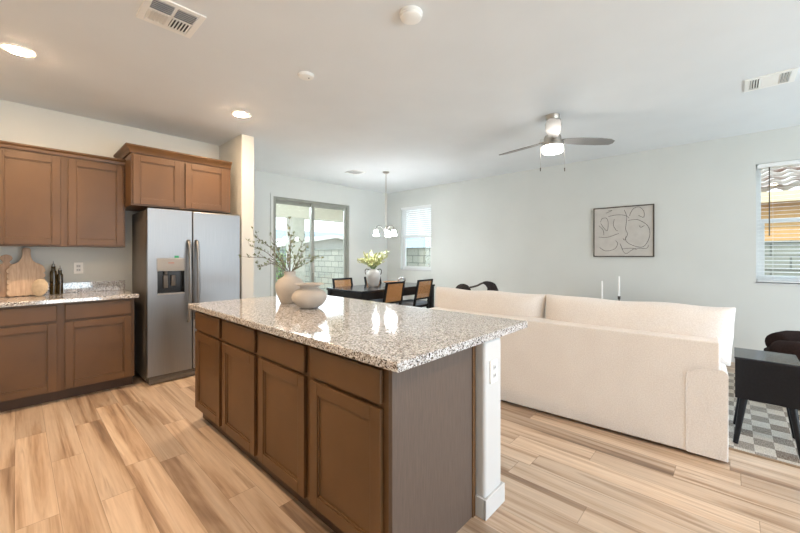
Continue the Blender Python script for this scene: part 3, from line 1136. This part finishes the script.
# jug with greenery on the table
JX, JY = 4.25, 4.60
jug = thing('ceramic_jug', 'pale grey ceramic jug with two small handles on the dining table', 'jug', (JX, JY, 0.75))
build('jug_body', MB().lathe([(0, 0.001), (0.075, 0.001), (0.082, 0.006), (0.10, 0.06), (0.122, 0.15), (0.128, 0.20), (0.115, 0.245), (0.085, 0.275), (0.07, 0.29), (0.075, 0.31), (0.068, 0.31), (0.06, 0.285), (0, 0.26)],
                             (JX, JY, 0.75), 40, False), 'vase_grey', jug, smooth=60)
for sg in (-1, 1):
    q = [Vector((JX, JY, 0.75)) + RV * sg * a + Vector((0, 0, z)) for a, z in ((0.07, 0.295), (0.12, 0.305), (0.142, 0.275), (0.135, 0.225), (0.12, 0.205))]
    build('handle', MB().tube(q, 0.008, 8, 4), 'bronze', jug)
gr = thing('greenery_bunch', 'bunch of yellow-green leafy stems in the grey jug on the dining table', 'foliage', (JX, JY, 1.02))
stems, leaves = MB(), MB()
rnd = random.Random(11)
for i in range(26):
    a = rnd.uniform(0, 6.283)
    sp = rnd.uniform(0.06, 0.27)
    hgt = rnd.uniform(0.16, 0.31) - sp * 0.25
    tip = Vector((JX + sp * math.cos(a), JY + sp * math.sin(a), 1.06 + hgt))
    if i == 0:
        tip = Vector((JX, JY, 1.36)) + RV * 0.25
    if i == 1:
        tip = Vector((JX, JY, 1.20)) + RV * -0.24
    base = Vector((JX, JY, 1.025))
    lip = Vector((JX + 0.035 * math.cos(a), JY + 0.035 * math.sin(a), 1.07))
    mid = lip.lerp(tip, 0.5) + Vector((0, 0, 0.03))
    stems.tube([base, lip, mid, tip], [0.004, 0.004, 0.003, 0.002], 5, 3)
    for k in range(13):
        u = 0.15 + 0.85 * k / 12
        p = lip.lerp(mid, u * 2) if u < 0.5 else mid.lerp(tip, 2 * u - 1)
        dv = (tip - lip).normalized() * 0.8 + Vector((rnd.uniform(-1, 1), rnd.uniform(-1, 1), rnd.uniform(-.3, 1)))
        leaves.leaf(p, dv, rnd.uniform(0.05, 0.085), rnd.uniform(0.022, 0.036), rnd.uniform(0, 6))
build('stems', stems, 'leaf_green', gr)
build('leaves', leaves, 'leaf_yellow', gr)

BX, BY = 4.73, 4.62
tag(build('wooden_bowl', MB().lathe([(0, 0.001), (0.06, 0.001), (0.10, 0.02), (0.16, 0.055), (0.165, 0.062), (0.155, 0.062), (0.10, 0.03), (0, 0.018)], (BX, BY, 0.75), 36, False), 'bowl_wood', smooth=60),
    'shallow brown wooden bowl in the middle of the dining table', 'bowl')
orn = MB()
rnd = random.Random(3)
OX, OY = 4.98, 4.60
for i in range(7):
    a = i * 0.9
    orn.tube([(OX + 0.07 * math.cos(a + t) * (0.6 + 0.4 * math.sin(2 * t + i)), OY + 0.07 * math.sin(a + t), 0.766 + 0.06 * (1 - math.cos(t * 1.0 + i * 0.7))) for t in [k * 0.7 for k in range(10)]], 0.010, 8, 2)
tag(build('knot_ornament', orn, 'silver', smooth=60), 'silvery looped knot ornament on the dining table right of the wooden bowl', 'ornament')

# chandelier
CX, CY = 4.377, 4.414
DZC = 0.035
cd = thing('chandelier', 'nickel chandelier with three lit bell shades over the dining table', 'chandelier', (CX, CY, H))
build('canopy', MB().lathe([(0, 0), (0.06, 0), (0.055, -0.015), (0.03, -0.03), (0.0, -0.03)], (CX, CY, H), 24), 'nickel', cd)
build('rod', MB().cyl((CX, CY, H - 0.03), (CX, CY, 1.74), 0.006, n=10), 'nickel', cd)
build('hub', MB().lathe([(0, 1.60), (0.012, 1.605), (0.02, 1.63), (0.026, 1.68), (0.018, 1.72), (0.012, 1.78), (0, 1.80)], (CX, CY, DZC), 20), 'nickel', cd)
for a in (10, 130, 250):
    dv = RV * math.sin(R(a)) + FV * math.cos(R(a))
    c0 = Vector((CX, CY, 0))
    P = lambda r, z: c0 + dv * r + Vector((0, 0, z + DZC))
    arm = build('arm', MB().tube([P(0.02, 1.66), P(0.05, 1.72), P(0.10, 1.768), P(0.15, 1.765), P(0.175, 1.73), P(0.178, 1.695)], 0.005, 10, 4).cyl(P(0.178, 1.70), P(0.178, 1.675), 0.022), 'arm_metal', cd)
    sc = P(0.178, 0)
    sh = build('lamp_shade', MB().lathe([(0.0, 1.69), (0.026, 1.688), (0.031, 1.67), (0.038, 1.635), (0.050, 1.602), (0.054, 1.596), (0.048, 1.602), (0.0, 1.61)], (sc.x, sc.y, DZC), 24), 'bulb', cd, smooth=60)

# ------------------------------------------------------------------ ceiling fan
FX, FY = 3.78, 1.37
fan = thing('ceiling_fan', 'silver three-blade ceiling fan with lit drum light in the living area', 'ceiling fan', (FX, FY, H))
build('canopy', MB().lathe([(0, 0), (0.07, 0), (0.068, -0.03), (0.05, -0.06), (0.0, -0.062)], (FX, FY, H), 28), 'nickel', fan)
build('downrod', MB().cyl((FX, FY, H - 0.06), (FX, FY, 2.53), 0.012, n=14), 'nickel', fan)
build('motor_housing', MB().lathe([(0, 2.55), (0.045, 2.548), (0.075, 2.53), (0.085, 2.505), (0.085, 2.46), (0.095, 2.455), (0.0, 2.455)], (FX, FY, 0), 32), 'nickel', fan)
lk = build('light_kit', MB().lathe([(0, 2.455), (0.099, 2.453), (0.104, 2.448), (0.104, 2.420), (0.0, 2.420)], (FX, FY, 0), 40), 'nickel', fan)
build('lens', MB().lathe([(0, 2.419), (0.100, 2.419), (0.103, 2.410), (0.103, 2.375), (0.092, 2.358), (0.06, 2.351), (0.0, 2.349)], (FX, FY, 0), 40), 'fan_lens', lk, smooth=60)
for a in (201, 317, 79):
    pts = [(0.10, -0.035), (0.17, -0.055), (0.30, -0.07), (0.48, -0.072), (0.60, -0.058), (0.655, -0.03), (0.665, 0.02), (0.64, 0.055), (0.50, 0.068), (0.30, 0.064), (0.17, 0.05), (0.10, 0.035)]
    m = MB().prism(pts, -0.004, 0.004, 'z', 0.0015, 1)
    m.transform(Matrix.Translation((FX, FY, 2.482)) @ Matrix.Rotation(R(a), 4, 'Z') @ Matrix.Rotation(R(-12), 4, 'X'))
    bl = build('blade', m, 'fan_blade', fan)
    m = MB().box(0.06, 0.15, -0.02, 0.02, -0.006, 0.006, 0.003)
    m.transform(Matrix.Translation((FX, FY, 2.488)) @ Matrix.Rotation(R(a), 4, 'Z') @ Matrix.Rotation(R(-12), 4, 'X'))
    build('blade_iron', m, 'nickel', bl)
for sg in (-1, 1):
    p = Vector((FX, FY, 0)) + RV * 0.125 * sg
    q = MB().cyl((p.x, p.y, 2.49), (p.x, p.y, 2.20), 0.0012, n=6).tube([Vector((FX, FY, 2.49)) + RV * 0.08 * sg, Vector((p.x, p.y, 2.49))], 0.002, 6)
    pc = build('pull_chain', q, 'nickel', fan)
    build('pull_knob', MB().cyl((p.x, p.y, 2.20), (p.x, p.y, 2.165), 0.006, 0.004, 10), 'bronze', pc)


# ------------------------------------------------------------------ ceiling fittings
def can_light(label, x, y, group='recessed ceiling lights'):
    c = thing('recessed_light', label, 'ceiling light', (x, y, H), 0, group)
    build('trim_ring', MB().lathe([(0.062, -0.001), (0.062, -0.008), (0.085, -0.008), (0.09, -0.004), (0.09, -0.001)], (x, y, H), 36, False), 'white_plastic', c)
    build('lens', MB().lathe([(0, -0.002), (0.062, -0.002), (0.062, -0.008), (0.052, -0.013), (0.03, -0.016), (0, -0.017)], (x, y, H), 32), 'can_lens', c)


can_light('recessed warm ceiling light above the cutting boards, leftmost in the photo', 0.009, 3.677)
can_light('recessed warm ceiling light in front of the refrigerator', 1.567, 3.681)

can_light('recessed ceiling light over the open floor behind the island end, outside the frame', 1.567, -0.6)
can_light('added recessed ceiling light over the aisle between island and wall cabinets, outside the frame', 0.0, 1.95)  # unseen can, added to warm the wall under the upper cabinets


def ceiling_disc(name, label, cat, x, y, r, h):
    o = thing(name, label, cat, (x, y, H))
    build('base_plate', MB().lathe([(0, 0), (r, 0), (r, -h * 0.4), (r * 0.98, -h * 0.45), (0, -h * 0.45)], (x, y, H), 36), 'white_plastic', o)
    build('cover', MB().lathe([(0, -h * 0.45), (r * 0.93, -h * 0.45), (r * 0.9, -h * 0.8), (r * 0.7, -h), (0, -h)], (x, y, H), 36), 'white_plastic', o)
    return o


ceiling_disc('smoke_detector', 'round white smoke detector at the top edge of the photo', 'smoke detector', 1.603, 1.405, 0.068, 0.04)
q = ceiling_disc('ceiling_sensor', 'small round white ceiling sensor with a dark dot, above the island', 'smoke detector', 1.582, 2.503, 0.062, 0.022)
build('indicator_dot', MB().ball((1.60, 2.49, H - 0.022), 0.006, n=10), 'dark', q)


def register(label, x0, x1, y0, y1, sections):
    v = thing('ceiling_vent', label, 'vent', ((x0 + x1) / 2, (y0 + y1) / 2, H), 0)
    z = H
    b = 0.035
    m = MB()
    m.box(x0, x0 + b, y0, y1, z - 0.010, z, 0.003).box(x1 - b, x1, y0, y1, z - 0.010, z, 0.003)
    m.box(x0 + b, x1 - b, y0, y0 + b, z - 0.010, z, 0.003).box(x0 + b, x1 - b, y1 - b, y1, z - 0.010, z, 0.003)
    build('frame', m, 'white_plastic', v)
    build('duct_opening', MB().box(x0 + b, x1 - b, y0 + b, y1 - b, z - 0.001, z), 'vent_dark', v)
    s = MB()
    for (sx0, sx1, sy0, sy1, ax, n, tilt) in sections:
        for i in range(n):
            if ax == 'x':
                yc = sy0 + (sy1 - sy0) * (i + 0.5) / n
                t = Matrix.Translation(((sx0 + sx1) / 2, yc, z - 0.008)) @ Matrix.Rotation(tilt, 4, 'X')
                s.box(-(sx1 - sx0) / 2, (sx1 - sx0) / 2, -0.008, 0.008, -0.001, 0.001, mat=t)
            else:
                xc = sx0 + (sx1 - sx0) * (i + 0.5) / n
                t = Matrix.Translation((xc, (sy0 + sy1) / 2, z - 0.008)) @ Matrix.Rotation(tilt, 4, 'Y')
                s.box(-0.008, 0.008, -(sy1 - sy0) / 2, (sy1 - sy0) / 2, -0.001, 0.001, mat=t)
    build('louvers', s, 'white_plastic', v)


x0, x1, y0, y1 = 0.49, 0.785, 2.33, 2.632
xm = (x0 + x1) / 2
register('white ceiling register with tilted louvers at the top left, above the kitchen', x0, x1, y0, y1, [
    (x0 + .035, xm - .008, y1 - .15, y1 - .04, 'y', 6, R(40)), (xm + .008, x1 - .035, y1 - .15, y1 - .04, 'y', 6, R(-40)),
    (x0 + .035, xm - .008, y0 + .035, y1 - .155, 'x', 6, R(35)), (xm + .008, x1 - .035, y0 + .035, y1 - .155, 'x', 6, R(35)),
    (xm - .008, xm + .008, y0 + .035, y1 - .035, 'y', 1, 0), (x0 + .035, x1 - .035, y1 - .155, y1 - .15, 'x', 1, 0)])
register('white ceiling register near the dining chandelier', 3.89, 4.145, 4.67, 4.94, [(3.925, 4.11, 4.705, 4.905, 'x', 9, R(40))])
register('white ceiling register at the right photo edge, above the side table', 4.085, 4.375, -0.365, -0.065, [
    (4.12, 4.34, -0.26, -0.17, 'y', 8, R(25)), (4.12, 4.34, -0.33, -0.265, 'x', 4, R(50)), (4.12, 4.34, -0.165, -0.10, 'x', 4, R(-50)),
    (4.12, 4.34, -0.265, -0.26, 'x', 1, 0), (4.12, 4.34, -0.17, -0.165, 'x', 1, 0)])

# ------------------------------------------------------------------ wall art
PY0, PY1, PZ0, PZ1 = 0.79, 1.539, 1.273, 1.995
art = thing('framed_art', 'dark framed abstract line drawing on grey canvas on the living room wall', 'picture', (XR, (PY0 + PY1) / 2, PZ0))
t = 0.014
build('frame', MB().box(XR - 0.032, XR - 0.001, PY0, PY0 + t, PZ0, PZ1).box(XR - 0.032, XR - 0.001, PY1 - t, PY1, PZ0, PZ1)
      .box(XR - 0.032, XR - 0.001, PY0 + t, PY1 - t, PZ0, PZ0 + t).box(XR - 0.032, XR - 0.001, PY0 + t, PY1 - t, PZ1 - t, PZ1), 'frame', art)
cv = build('canvas', MB().box(XR - 0.024, XR - 0.002, PY0 + t, PY1 - t, PZ0 + t, PZ1 - t), 'canvas', art)
STROKES = [
    [(60, 165), (70, 146), (95, 145), (105, 170), (100, 215), (80, 200), (62, 172)],
    [(50, 185), (75, 210), (80, 240)],
    [(105, 136), (150, 130), (195, 135), (222, 152)],
    [(140, 152), (134, 185), (150, 215), (160, 218)],
    [(50, 250), (100, 253), (165, 233)],
    [(194, 105), (208, 145), (202, 210), (212, 238), (196, 270), (188, 262)],
    [(222, 140), (240, 105), (272, 95), (297, 120), (296, 152), (270, 140)],
    [(215, 165), (265, 163), (318, 200), (326, 255), (295, 308), (245, 303), (205, 278), (203, 250)],
    [(55, 310), (90, 330), (140, 320), (158, 290), (146, 272)],
    [(172, 290), (200, 345), (250, 318), (310, 318), (320, 300)],
    [(180, 320), (230, 316), (262, 325)],
    [(92, 116), (128, 103), (106, 104)],
    [(275, 195), (282, 205), (300, 195)],
]
ink = MB()
for st in STROKES:
    P = []
    for x, y in st:
        u = (x - 25) / 318
        v = (y - 90) / 268
        P.append((XR - 0.0245, PY1 - t - (PY1 - PY0 - 2 * t) * u, PZ1 - t - (PZ1 - PZ0 - 2 * t) * v))
    ink.tube(P, 0.0026, 5, 5)
build('line_drawing', ink, 'ink', cv)

# ------------------------------------------------------------------ sofa (local: x away from the camera, y along its length)
SL = 2.30
sofa = thing('sofa', 'long cream fabric sofa seen from behind, facing the far wall', 'sofa', (2.985, 0.026, 0), R(3.2))


def soft_box(x0, x1, y0, y1, z0, z1, bev=0.03, seg=4):
    return MB().box(x0, x1, y0, y1, z0, z1, bev, seg)


build('base', soft_box(0.02, 0.93, 0.02, SL - 0.02, 0.03, 0.30, 0.02), 'sofa', sofa, False)
build('back_panel', soft_box(0.0, 0.19, 0.035, SL - 0.035, 0.025, 0.755, 0.012, 3), 'sofa', sofa, False)
for y0, y1, sg in ((-0.002, 0.20, -1), (SL - 0.20, SL + 0.002, 1)):
    # arm: rounded outline swept from back to front
    pts = []
    zt, rr = 0.585, 0.085
    inner, outer = (y1, y0) if sg < 0 else (y0, y1)
    ou = outer
    pts = [(outer, 0.022), (outer, zt - 0.03)]
    for a in range(0, 91, 30):
        pts.append((outer + (-sg) * (0.03 - 0.03 * math.cos(R(a))), zt - 0.03 + 0.03 * math.sin(R(a))))
    for a in range(0, 91, 15):
        pts.append((inner - (-sg) * (rr - rr * math.sin(R(a))), zt - rr + rr * math.cos(R(a))))
    pts.append((inner, 0.022))
    build('armrest', MB().prism(pts, -0.001, 0.95, 'x', 0.006, 2), 'sofa', sofa, False)
for y0, y1 in ((0.205, SL / 2 - 0.003), (SL / 2 + 0.003, SL - 0.205)):
    build('seat_cushion', soft_box(0.19, 0.97, y0, y1, 0.30, 0.545, 0.05, 5), 'sofa', sofa, False)


def pillow(cx, cy, cz, sx, sy, sz, seed):
    """plump cushion: thickness along x, pinched towards the seams, corners pulled out a little"""
    rn = random.Random(seed)
    t = bmesh.new()
    n, k = 22, 14
    grid = {}
    ph = [rn.uniform(0, 6.28) for _ in range(6)]
    for side in (-1, 1):
        for i in range(n + 1):
            for j in range(k + 1):
                u = -1 + 2 * i / n
                v = -1 + 2 * j / k
                th = ((1 - abs(u) ** 5) * (1 - abs(v) ** 3.2)) ** 0.5 if abs(u) < 1 and abs(v) < 1 else 0.0
                edge_u = 1 - 0.025 * (1 - v * v)
                edge_v = 1 - 0.05 * (1 - u ** 6)
                wob = 0.005 * math.sin(3 * u * 2 + ph[0]) * (1 if v > 0 else 0.3) + 0.003 * math.sin(9 * u + ph[1])
                y = cy + u * sy / 2 * edge_u * (1 - 0.05 * max(0.0, -v))
                z = cz + v * sz / 2 * edge_v + wob * v
                x = cx + side * (sx / 2) * th + 0.004 * math.sin(7 * u + 3 * v + ph[2])
                if th == 0.0:
                    key = (i, j)
                else:
                    key = (side, i, j)
                if key not in grid:
                    grid[key] = t.verts.new((x, y, z))
    g = lambda s_, i, j: grid.get((i, j)) or grid[(s_, i, j)]
    for s_ in (-1, 1):
        for i in range(n):
            for j in range(k):
                f = (g(s_, i, j), g(s_, i + 1, j), g(s_, i + 1, j + 1), g(s_, i, j + 1))
                t.faces.new(f if s_ > 0 else f[::-1])
    m = MB()
    bmesh.ops.recalc_face_normals(t, faces=t.faces)
    m._take(t)
    return m


for cy, sy, seed in ((0.566, 1.285, 5), (1.762, 1.215, 9)):
    m = pillow(0, 0, 0, 0.30, sy, 0.42, seed)
    m.transform(Matrix.Translation((0.27, cy, 0.757)) @ Matrix.Rotation(R(8), 4, 'Y'))
    build('back_cushion', m, 'sofa', sofa, False, smooth=80, sub=1)
build('seam', MB().tube([(-0.003, 0.20, 0.03), (-0.004, 0.20, 0.50), (-0.004, 0.175, 0.560), (-0.004, 0.115, 0.584), (-0.004, 0.04, 0.586)], 0.0018, 6, 4), 'sofa', sofa, False)
for x in (0.10, 0.86):
    for y in (0.08, SL - 0.08):
        build('leg', MB().box(x - 0.03, x + 0.03, y - 0.03, y + 0.03, 0 if x < 0.5 else 0.0125, 0.03), 'black_wood', sofa, False)

# ------------------------------------------------------------------ side table
st = thing('side_table', 'black box-shaped side table on splayed legs at the right end of the sofa', 'side table', (3.54, -0.165, 0))
build('table_box', MB().box(3.37, 3.71, -0.312, -0.006, 0.322, 0.588), 'black_wood', st)
build('tabletop', MB().box(3.366, 3.714, -0.316, -0.002, 0.588, 0.602, 0.003), 'black_table', st)
build('drawer_face', MB().box(3.385, 3.695, -0.318, -0.312, 0.335, 0.59, 0.002), 'black_wood', st)
build('drawer_pull', MB().cyl((3.54, -0.318, 0.46), (3.54, -0.335, 0.46), 0.012), 'steel', st)
for sx, sy in ((0, 0), (0, 1), (1, 0), (1, 1)):
    bx = 3.355 if sx == 0 else 3.725
    by = -0.315 if sy == 0 else -0.008
    tx = 3.395 if sx == 0 else 3.685
    ty = -0.275 if sy == 0 else -0.05
    build('leg', MB().cyl((bx, by, 0.0165), (tx, ty, 0.325), 0.014, 0.021, 14), 'black_wood', st)


# ------------------------------------------------------------------ living room
rug = thing('area_rug', 'cream and grey checkered area rug under the side table', 'rug', (4.3, 0.2, 0))
build('pile', MB().box(3.265, 5.35, -1.65, 2.05, 0.001, 0.012), 'rug', rug)
build('binding', MB().box(3.25, 3.265, -1.665, 2.065, 0.001, 0.010).box(5.35, 5.365, -1.665, 2.065, 0.001, 0.010).box(3.265, 5.35, -1.665, -1.65, 0.001, 0.010).box(3.265, 5.35, 2.05, 2.065, 0.001, 0.010), 'rug_edge', rug)


def barrel_chair(label, mat, loc, rz):
    """local: faces +y"""
    c = thing('barrel_armchair', label, 'armchair', loc, rz)
    arc = lambda r, z, n=15, a0=-60, a1=240: [(r * math.cos(R(-(a0 + (a1 - a0) * i / (n - 1)))), r * math.sin(R(-(a0 + (a1 - a0) * i / (n - 1)))), z) for i in range(n)]
    n = 15
    # thick rolled shell from one arm tip around the back to the other
    shell = MB().tube(arc(0.36, 0.46), [0.09] + [0.115] * (n - 2) + [0.09], 18, 3)
    build('backrest', shell, mat, c, False, smooth=80)
    build('base_shell', MB().lathe([(0.0, 0.06), (0.34, 0.06), (0.39, 0.10), (0.41, 0.25), (0.40, 0.42), (0.30, 0.42), (0, 0.42)], (0, 0, 0), 40), mat, c, False)
    build('seat_cushion', MB().lathe([(0, 0.42), (0.24, 0.42), (0.255, 0.44), (0.24, 0.475), (0.0, 0.485)], (0, 0.06, 0), 36), mat, c, False)
    build('plinth', MB().lathe([(0, 0.0), (0.30, 0.0), (0.30, 0.06), (0, 0.06)], (0, 0, 0), 36), 'black_wood', c, False)
    return c


barrel_chair('dark brown boucle barrel armchair behind the side table at the right photo edge', 'velvet', (4.68, -0.60, 0.012), 0)

# dark accent chair whose back shows over the sofa
ac = thing('accent_chair', 'dark accent chair with curved padded backrest showing above the sofa back', 'armchair', (5.02, 2.85, 0))
build('back_pad', MB().tube([(5.00, 2.88, 0.868), (5.0, 2.81, 0.855), (5.0, 2.74, 0.815), (5.0, 2.71, 0.74), (5.02, 2.70, 0.66), (5.04, 2.70, 0.56), (5.06, 2.70, 0.45)], [0.012, 0.04, 0.072, 0.085, 0.08, 0.07, 0.055], 16, 5), 'charcoal', ac, smooth=80)
build('wing_pad', MB().ball((5.0, 3.25, 0.70), 0.09, 0.15, 0.13), 'charcoal', ac, smooth=80)
build('top_rail', MB().tube([(5.0, 3.16, 0.77), (5.0, 3.08, 0.785), (5.0, 2.98, 0.815), (5.0, 2.91, 0.85), (5.0, 2.84, 0.868)], 0.016, 12, 4), 'bronze', ac)
build('seat', MB().box(4.78, 5.36, 2.55, 3.32, 0.36, 0.47, 0.04, 4), 'charcoal', ac)
build('wing_post', MB().cyl((5.0, 3.25, 0.46), (5.0, 3.25, 0.62), 0.03), 'bronze', ac)
for x in (4.82, 5.32):
    for y in (2.60, 3.27):
        build('leg', MB().cyl((x, y, 0), (x, y, 0.37), 0.014, 0.02, 12), 'black_wood', ac)

# low sideboard on the far wall, carrying the candlesticks
sb = thing('sideboard', 'low dark sideboard against the far wall, hidden behind the sofa', 'sideboard', (5.68, 1.15, 0))
build('cabinet_body', MB().box(5.50, 5.905, 0.55, 1.80, 0.14, 0.545), 'black_wood', sb)
build('top_panel', MB().box(5.48, 5.91, 0.53, 1.82, 0.545, 0.57, 0.004), 'black_wood', sb)
for y0, y1 in ((0.565, 1.165), (1.185, 1.785)):
    build('door', MB().box(5.482, 5.50, y0, y1, 0.155, 0.535, 0.003), 'black_wood', sb)
for x in (5.54, 5.86):
    for y in (0.62, 1.73):
        build('leg', MB().cyl((x, y, 0), (x, y, 0.14), 0.014, 0.018, 12), 'black_wood', sb)


def candlestick(label, x, y, hs, hc):
    c = thing('candlestick', label, 'candlestick', (x, y, 0.57), 0, 'candlesticks under the framed drawing')
    build('holder', MB().lathe([(0, 0), (0.045, 0), (0.045, 0.006), (0.012, 0.014), (0.007, 0.03), (0.007, hs - 0.05), (0.016, hs - 0.045), (0.018, hs), (0, hs)], (x, y, 0.57), 20), 'bronze', c)
    build('taper_candle', MB().lathe([(0, hs), (0.0125, hs), (0.011, hs + hc - 0.01), (0.004, hs + hc), (0, hs + hc)], (x, y, 0.57), 14), 'candle', c)


candlestick('taller candlestick with white taper candle, right one below the framed drawing', 5.66, 1.155, 0.165, 0.275)
candlestick('shorter candlestick with white taper candle, left one below the framed drawing', 5.66, 1.365, 0.09, 0.275)

# ------------------------------------------------------------------ outdoors
struct('ground', MB().box(-12, 60, YD + 0.15, 60, -0.25, -0.12).box(XR + 0.15, 60, -40, YD + 0.15, -0.25, -0.12).box(-12, XR + 0.15, -40, -3.6, -0.25, -0.12), 'ground')
struct('patio_slab', MB().box(1.0, 7.6, YD + 0.15, 9.5, -0.12, -0.02), 'ground')
struct('patio_ceiling', MB().box(1.0, 6.9, YD + 0.15, 8.15, 2.60, 2.70), 'patio_paint')
struct('trim_2', MB().box(1.0, 6.9, 7.85, 8.15, 2.22, 2.60), 'patio_paint')
tag(build('patio_column', MB().box(4.58, 4.92, 7.83, 8.15, -0.02, 2.22, 0.01), 'column_paint'), 'square stucco patio column seen through the left door pane', 'column')

bw = thing('block_wall', 'grey concrete block garden wall behind the patio', 'wall', (8, 13.1, -0.12))
build('wall_blocks', MB().box(-2, 30, 13.0, 13.2, -0.12, 1.52), 'block_back', bw)
build('wall_cap', MB().box(-2, 30, 12.98, 13.22, 1.52, 1.57), 'block_back', bw)
build('pilaster', MB().box(10.6, 11.0, 12.9, 13.3, -0.12, 1.66), 'block_back', bw)
bs = thing('block_wall', 'concrete block side-yard wall outside the right-hand windows', 'wall', (7.6, 2.0, -0.12))
build('wall_blocks', MB().box(7.6, 7.8, -8, 12.9, -0.12, 1.46), 'block_side', bs)
build('wall_cap', MB().box(7.58, 7.82, -8, 12.9, 1.46, 1.51), 'block_side', bs)

# gabled house far beyond the garden wall
gh = thing('gabled_house', 'pale gabled house far behind the garden block wall', 'house', (24, 30.0, -0.12))
GXc, GYh = 22.2, 30.0
build('house_wall', MB().prism([(GXc - 6, -0.12), (GXc + 6, -0.12), (GXc + 6, 2.3), (GXc, 3.0), (GXc - 6, 2.3)], GYh, GYh + 12, 'y'), 'gable_paint', gh)
rm = MB()
for sg in (-1, 1):
    rm.hexa([(GXc, GYh - 0.6, 3.05), (GXc + sg * 6.8, GYh - 0.6, 1.95), (GXc + sg * 6.8, GYh + 12.5, 1.95), (GXc, GYh + 12.5, 3.05)],
            [(GXc, GYh - 0.6, 3.3), (GXc + sg * 6.8, GYh - 0.6, 2.2), (GXc + sg * 6.8, GYh + 12.5, 2.2), (GXc, GYh + 12.5, 3.3)])
build('roof', rm, 'column_paint', gh)
bh = thing('long_house', 'grey-roofed house standing behind the pale gable', 'house', (38, 46, -0.12))
build('house_wall', MB().box(26, 62, 46, 56, -0.12, 2.5), 'gable_paint', bh)
build('roof', MB().prism([(45, 2.4), (57, 2.4), (51, 5.2)], 25, 63, 'x'), 'far_roof', bh)

# neighbour beyond the side yard
nb = thing('neighbour_house', 'tan stucco neighbouring house with pale curved roof tiles outside the right window', 'house', (10.5, 0, -0.12))
NX = 9.2
build('house_wall', MB().box(NX, NX + 8, -9, 4.4, -0.12, 2.40), 'house_paint', nb)
build('fascia', MB().box(NX - 0.26, NX - 0.20, -9.3, 4.7, 2.22, 2.40), 'fascia', nb)
build('soffit', MB().box(NX - 0.20, NX, -9.3, 4.7, 2.30, 2.36), 'fascia', nb)
# curved tiles: corrugated courses stepping up the slope
rt = MB()
t = bmesh.new()
pitch = 0.36
x = NX - 0.30
z = 2.41
rows = 16
cl = 0.36
pw = 0.26
ny = int(14.0 / pw) * 6
for r_ in range(rows):
    xa, xb = x + r_ * cl, x + (r_ + 1) * cl + 0.06
    za, zb = z + r_ * cl * pitch + 0.075, z + (r_ + 1) * cl * pitch + 0.02
    pa, pb, pc = None, None, None
    shift = 0.0 if r_ % 2 == 0 else 0.0
    for i in range(ny + 1):
        y = -9.3 + 14.0 * i / ny
        hgt = 0.055 * (0.5 + 0.5 * math.cos(2 * math.pi * (y + shift) / pw))
        a = t.verts.new((xa, y, za + hgt))
        b = t.verts.new((xb, y, zb + hgt))
        c = t.verts.new((xa + 0.10, y, za + hgt - 0.085))
        if pa:
            t.faces.new((pa, a, b, pb))
            t.faces.new((pc, c, a, pa))
        pa, pb, pc = a, b, c
rt._take(t)
build('roof_tiles', rt, 'roof_tile', nb, smooth=50)

# shrub by the block wall, seen through the door
rnd = random.Random(21)
for i, (sx, sy, sh, sr, lab) in enumerate(((8.7, 12.2, 0.95, 0.42, 'small pale green shrub in front of the block wall, right of the door stile'),
                                           (6.15, 11.2, 1.75, 0.55, 'taller leafy shrub by the block wall behind the twigs'))):
    sb_ = thing('garden_shrub', lab, 'shrub', (sx, sy, -0.12))
    br, lf = MB(), MB()
    for k in range(14):
        a = rnd.uniform(0, 6.28)
        q = rnd.uniform(0.2, 1.0) * sr
        tip = Vector((sx + q * math.cos(a), sy + q * math.sin(a), -0.12 + sh * rnd.uniform(0.6, 1.0)))
        br.tube([(sx, sy, -0.12), Vector((sx, sy, -0.12)).lerp(tip, 0.5) + Vector((0, 0, 0.1)), tip], [0.014, 0.010, 0.004], 5, 3)
        for _ in range(34):
            p = Vector((sx, sy, -0.05)).lerp(tip, rnd.uniform(0.25, 1.0)) + Vector((rnd.uniform(-.14, .14), rnd.uniform(-.14, .14), rnd.uniform(-.1, .12)))
            lf.leaf(p, (rnd.uniform(-1, 1), rnd.uniform(-1, 1), rnd.uniform(-.4, 1)), rnd.uniform(0.07, 0.12), rnd.uniform(0.03, 0.05), rnd.uniform(0, 6))
    build('stems', br, 'bark', sb_)
    build('leaves', lf, 'leaf_green', sb_)
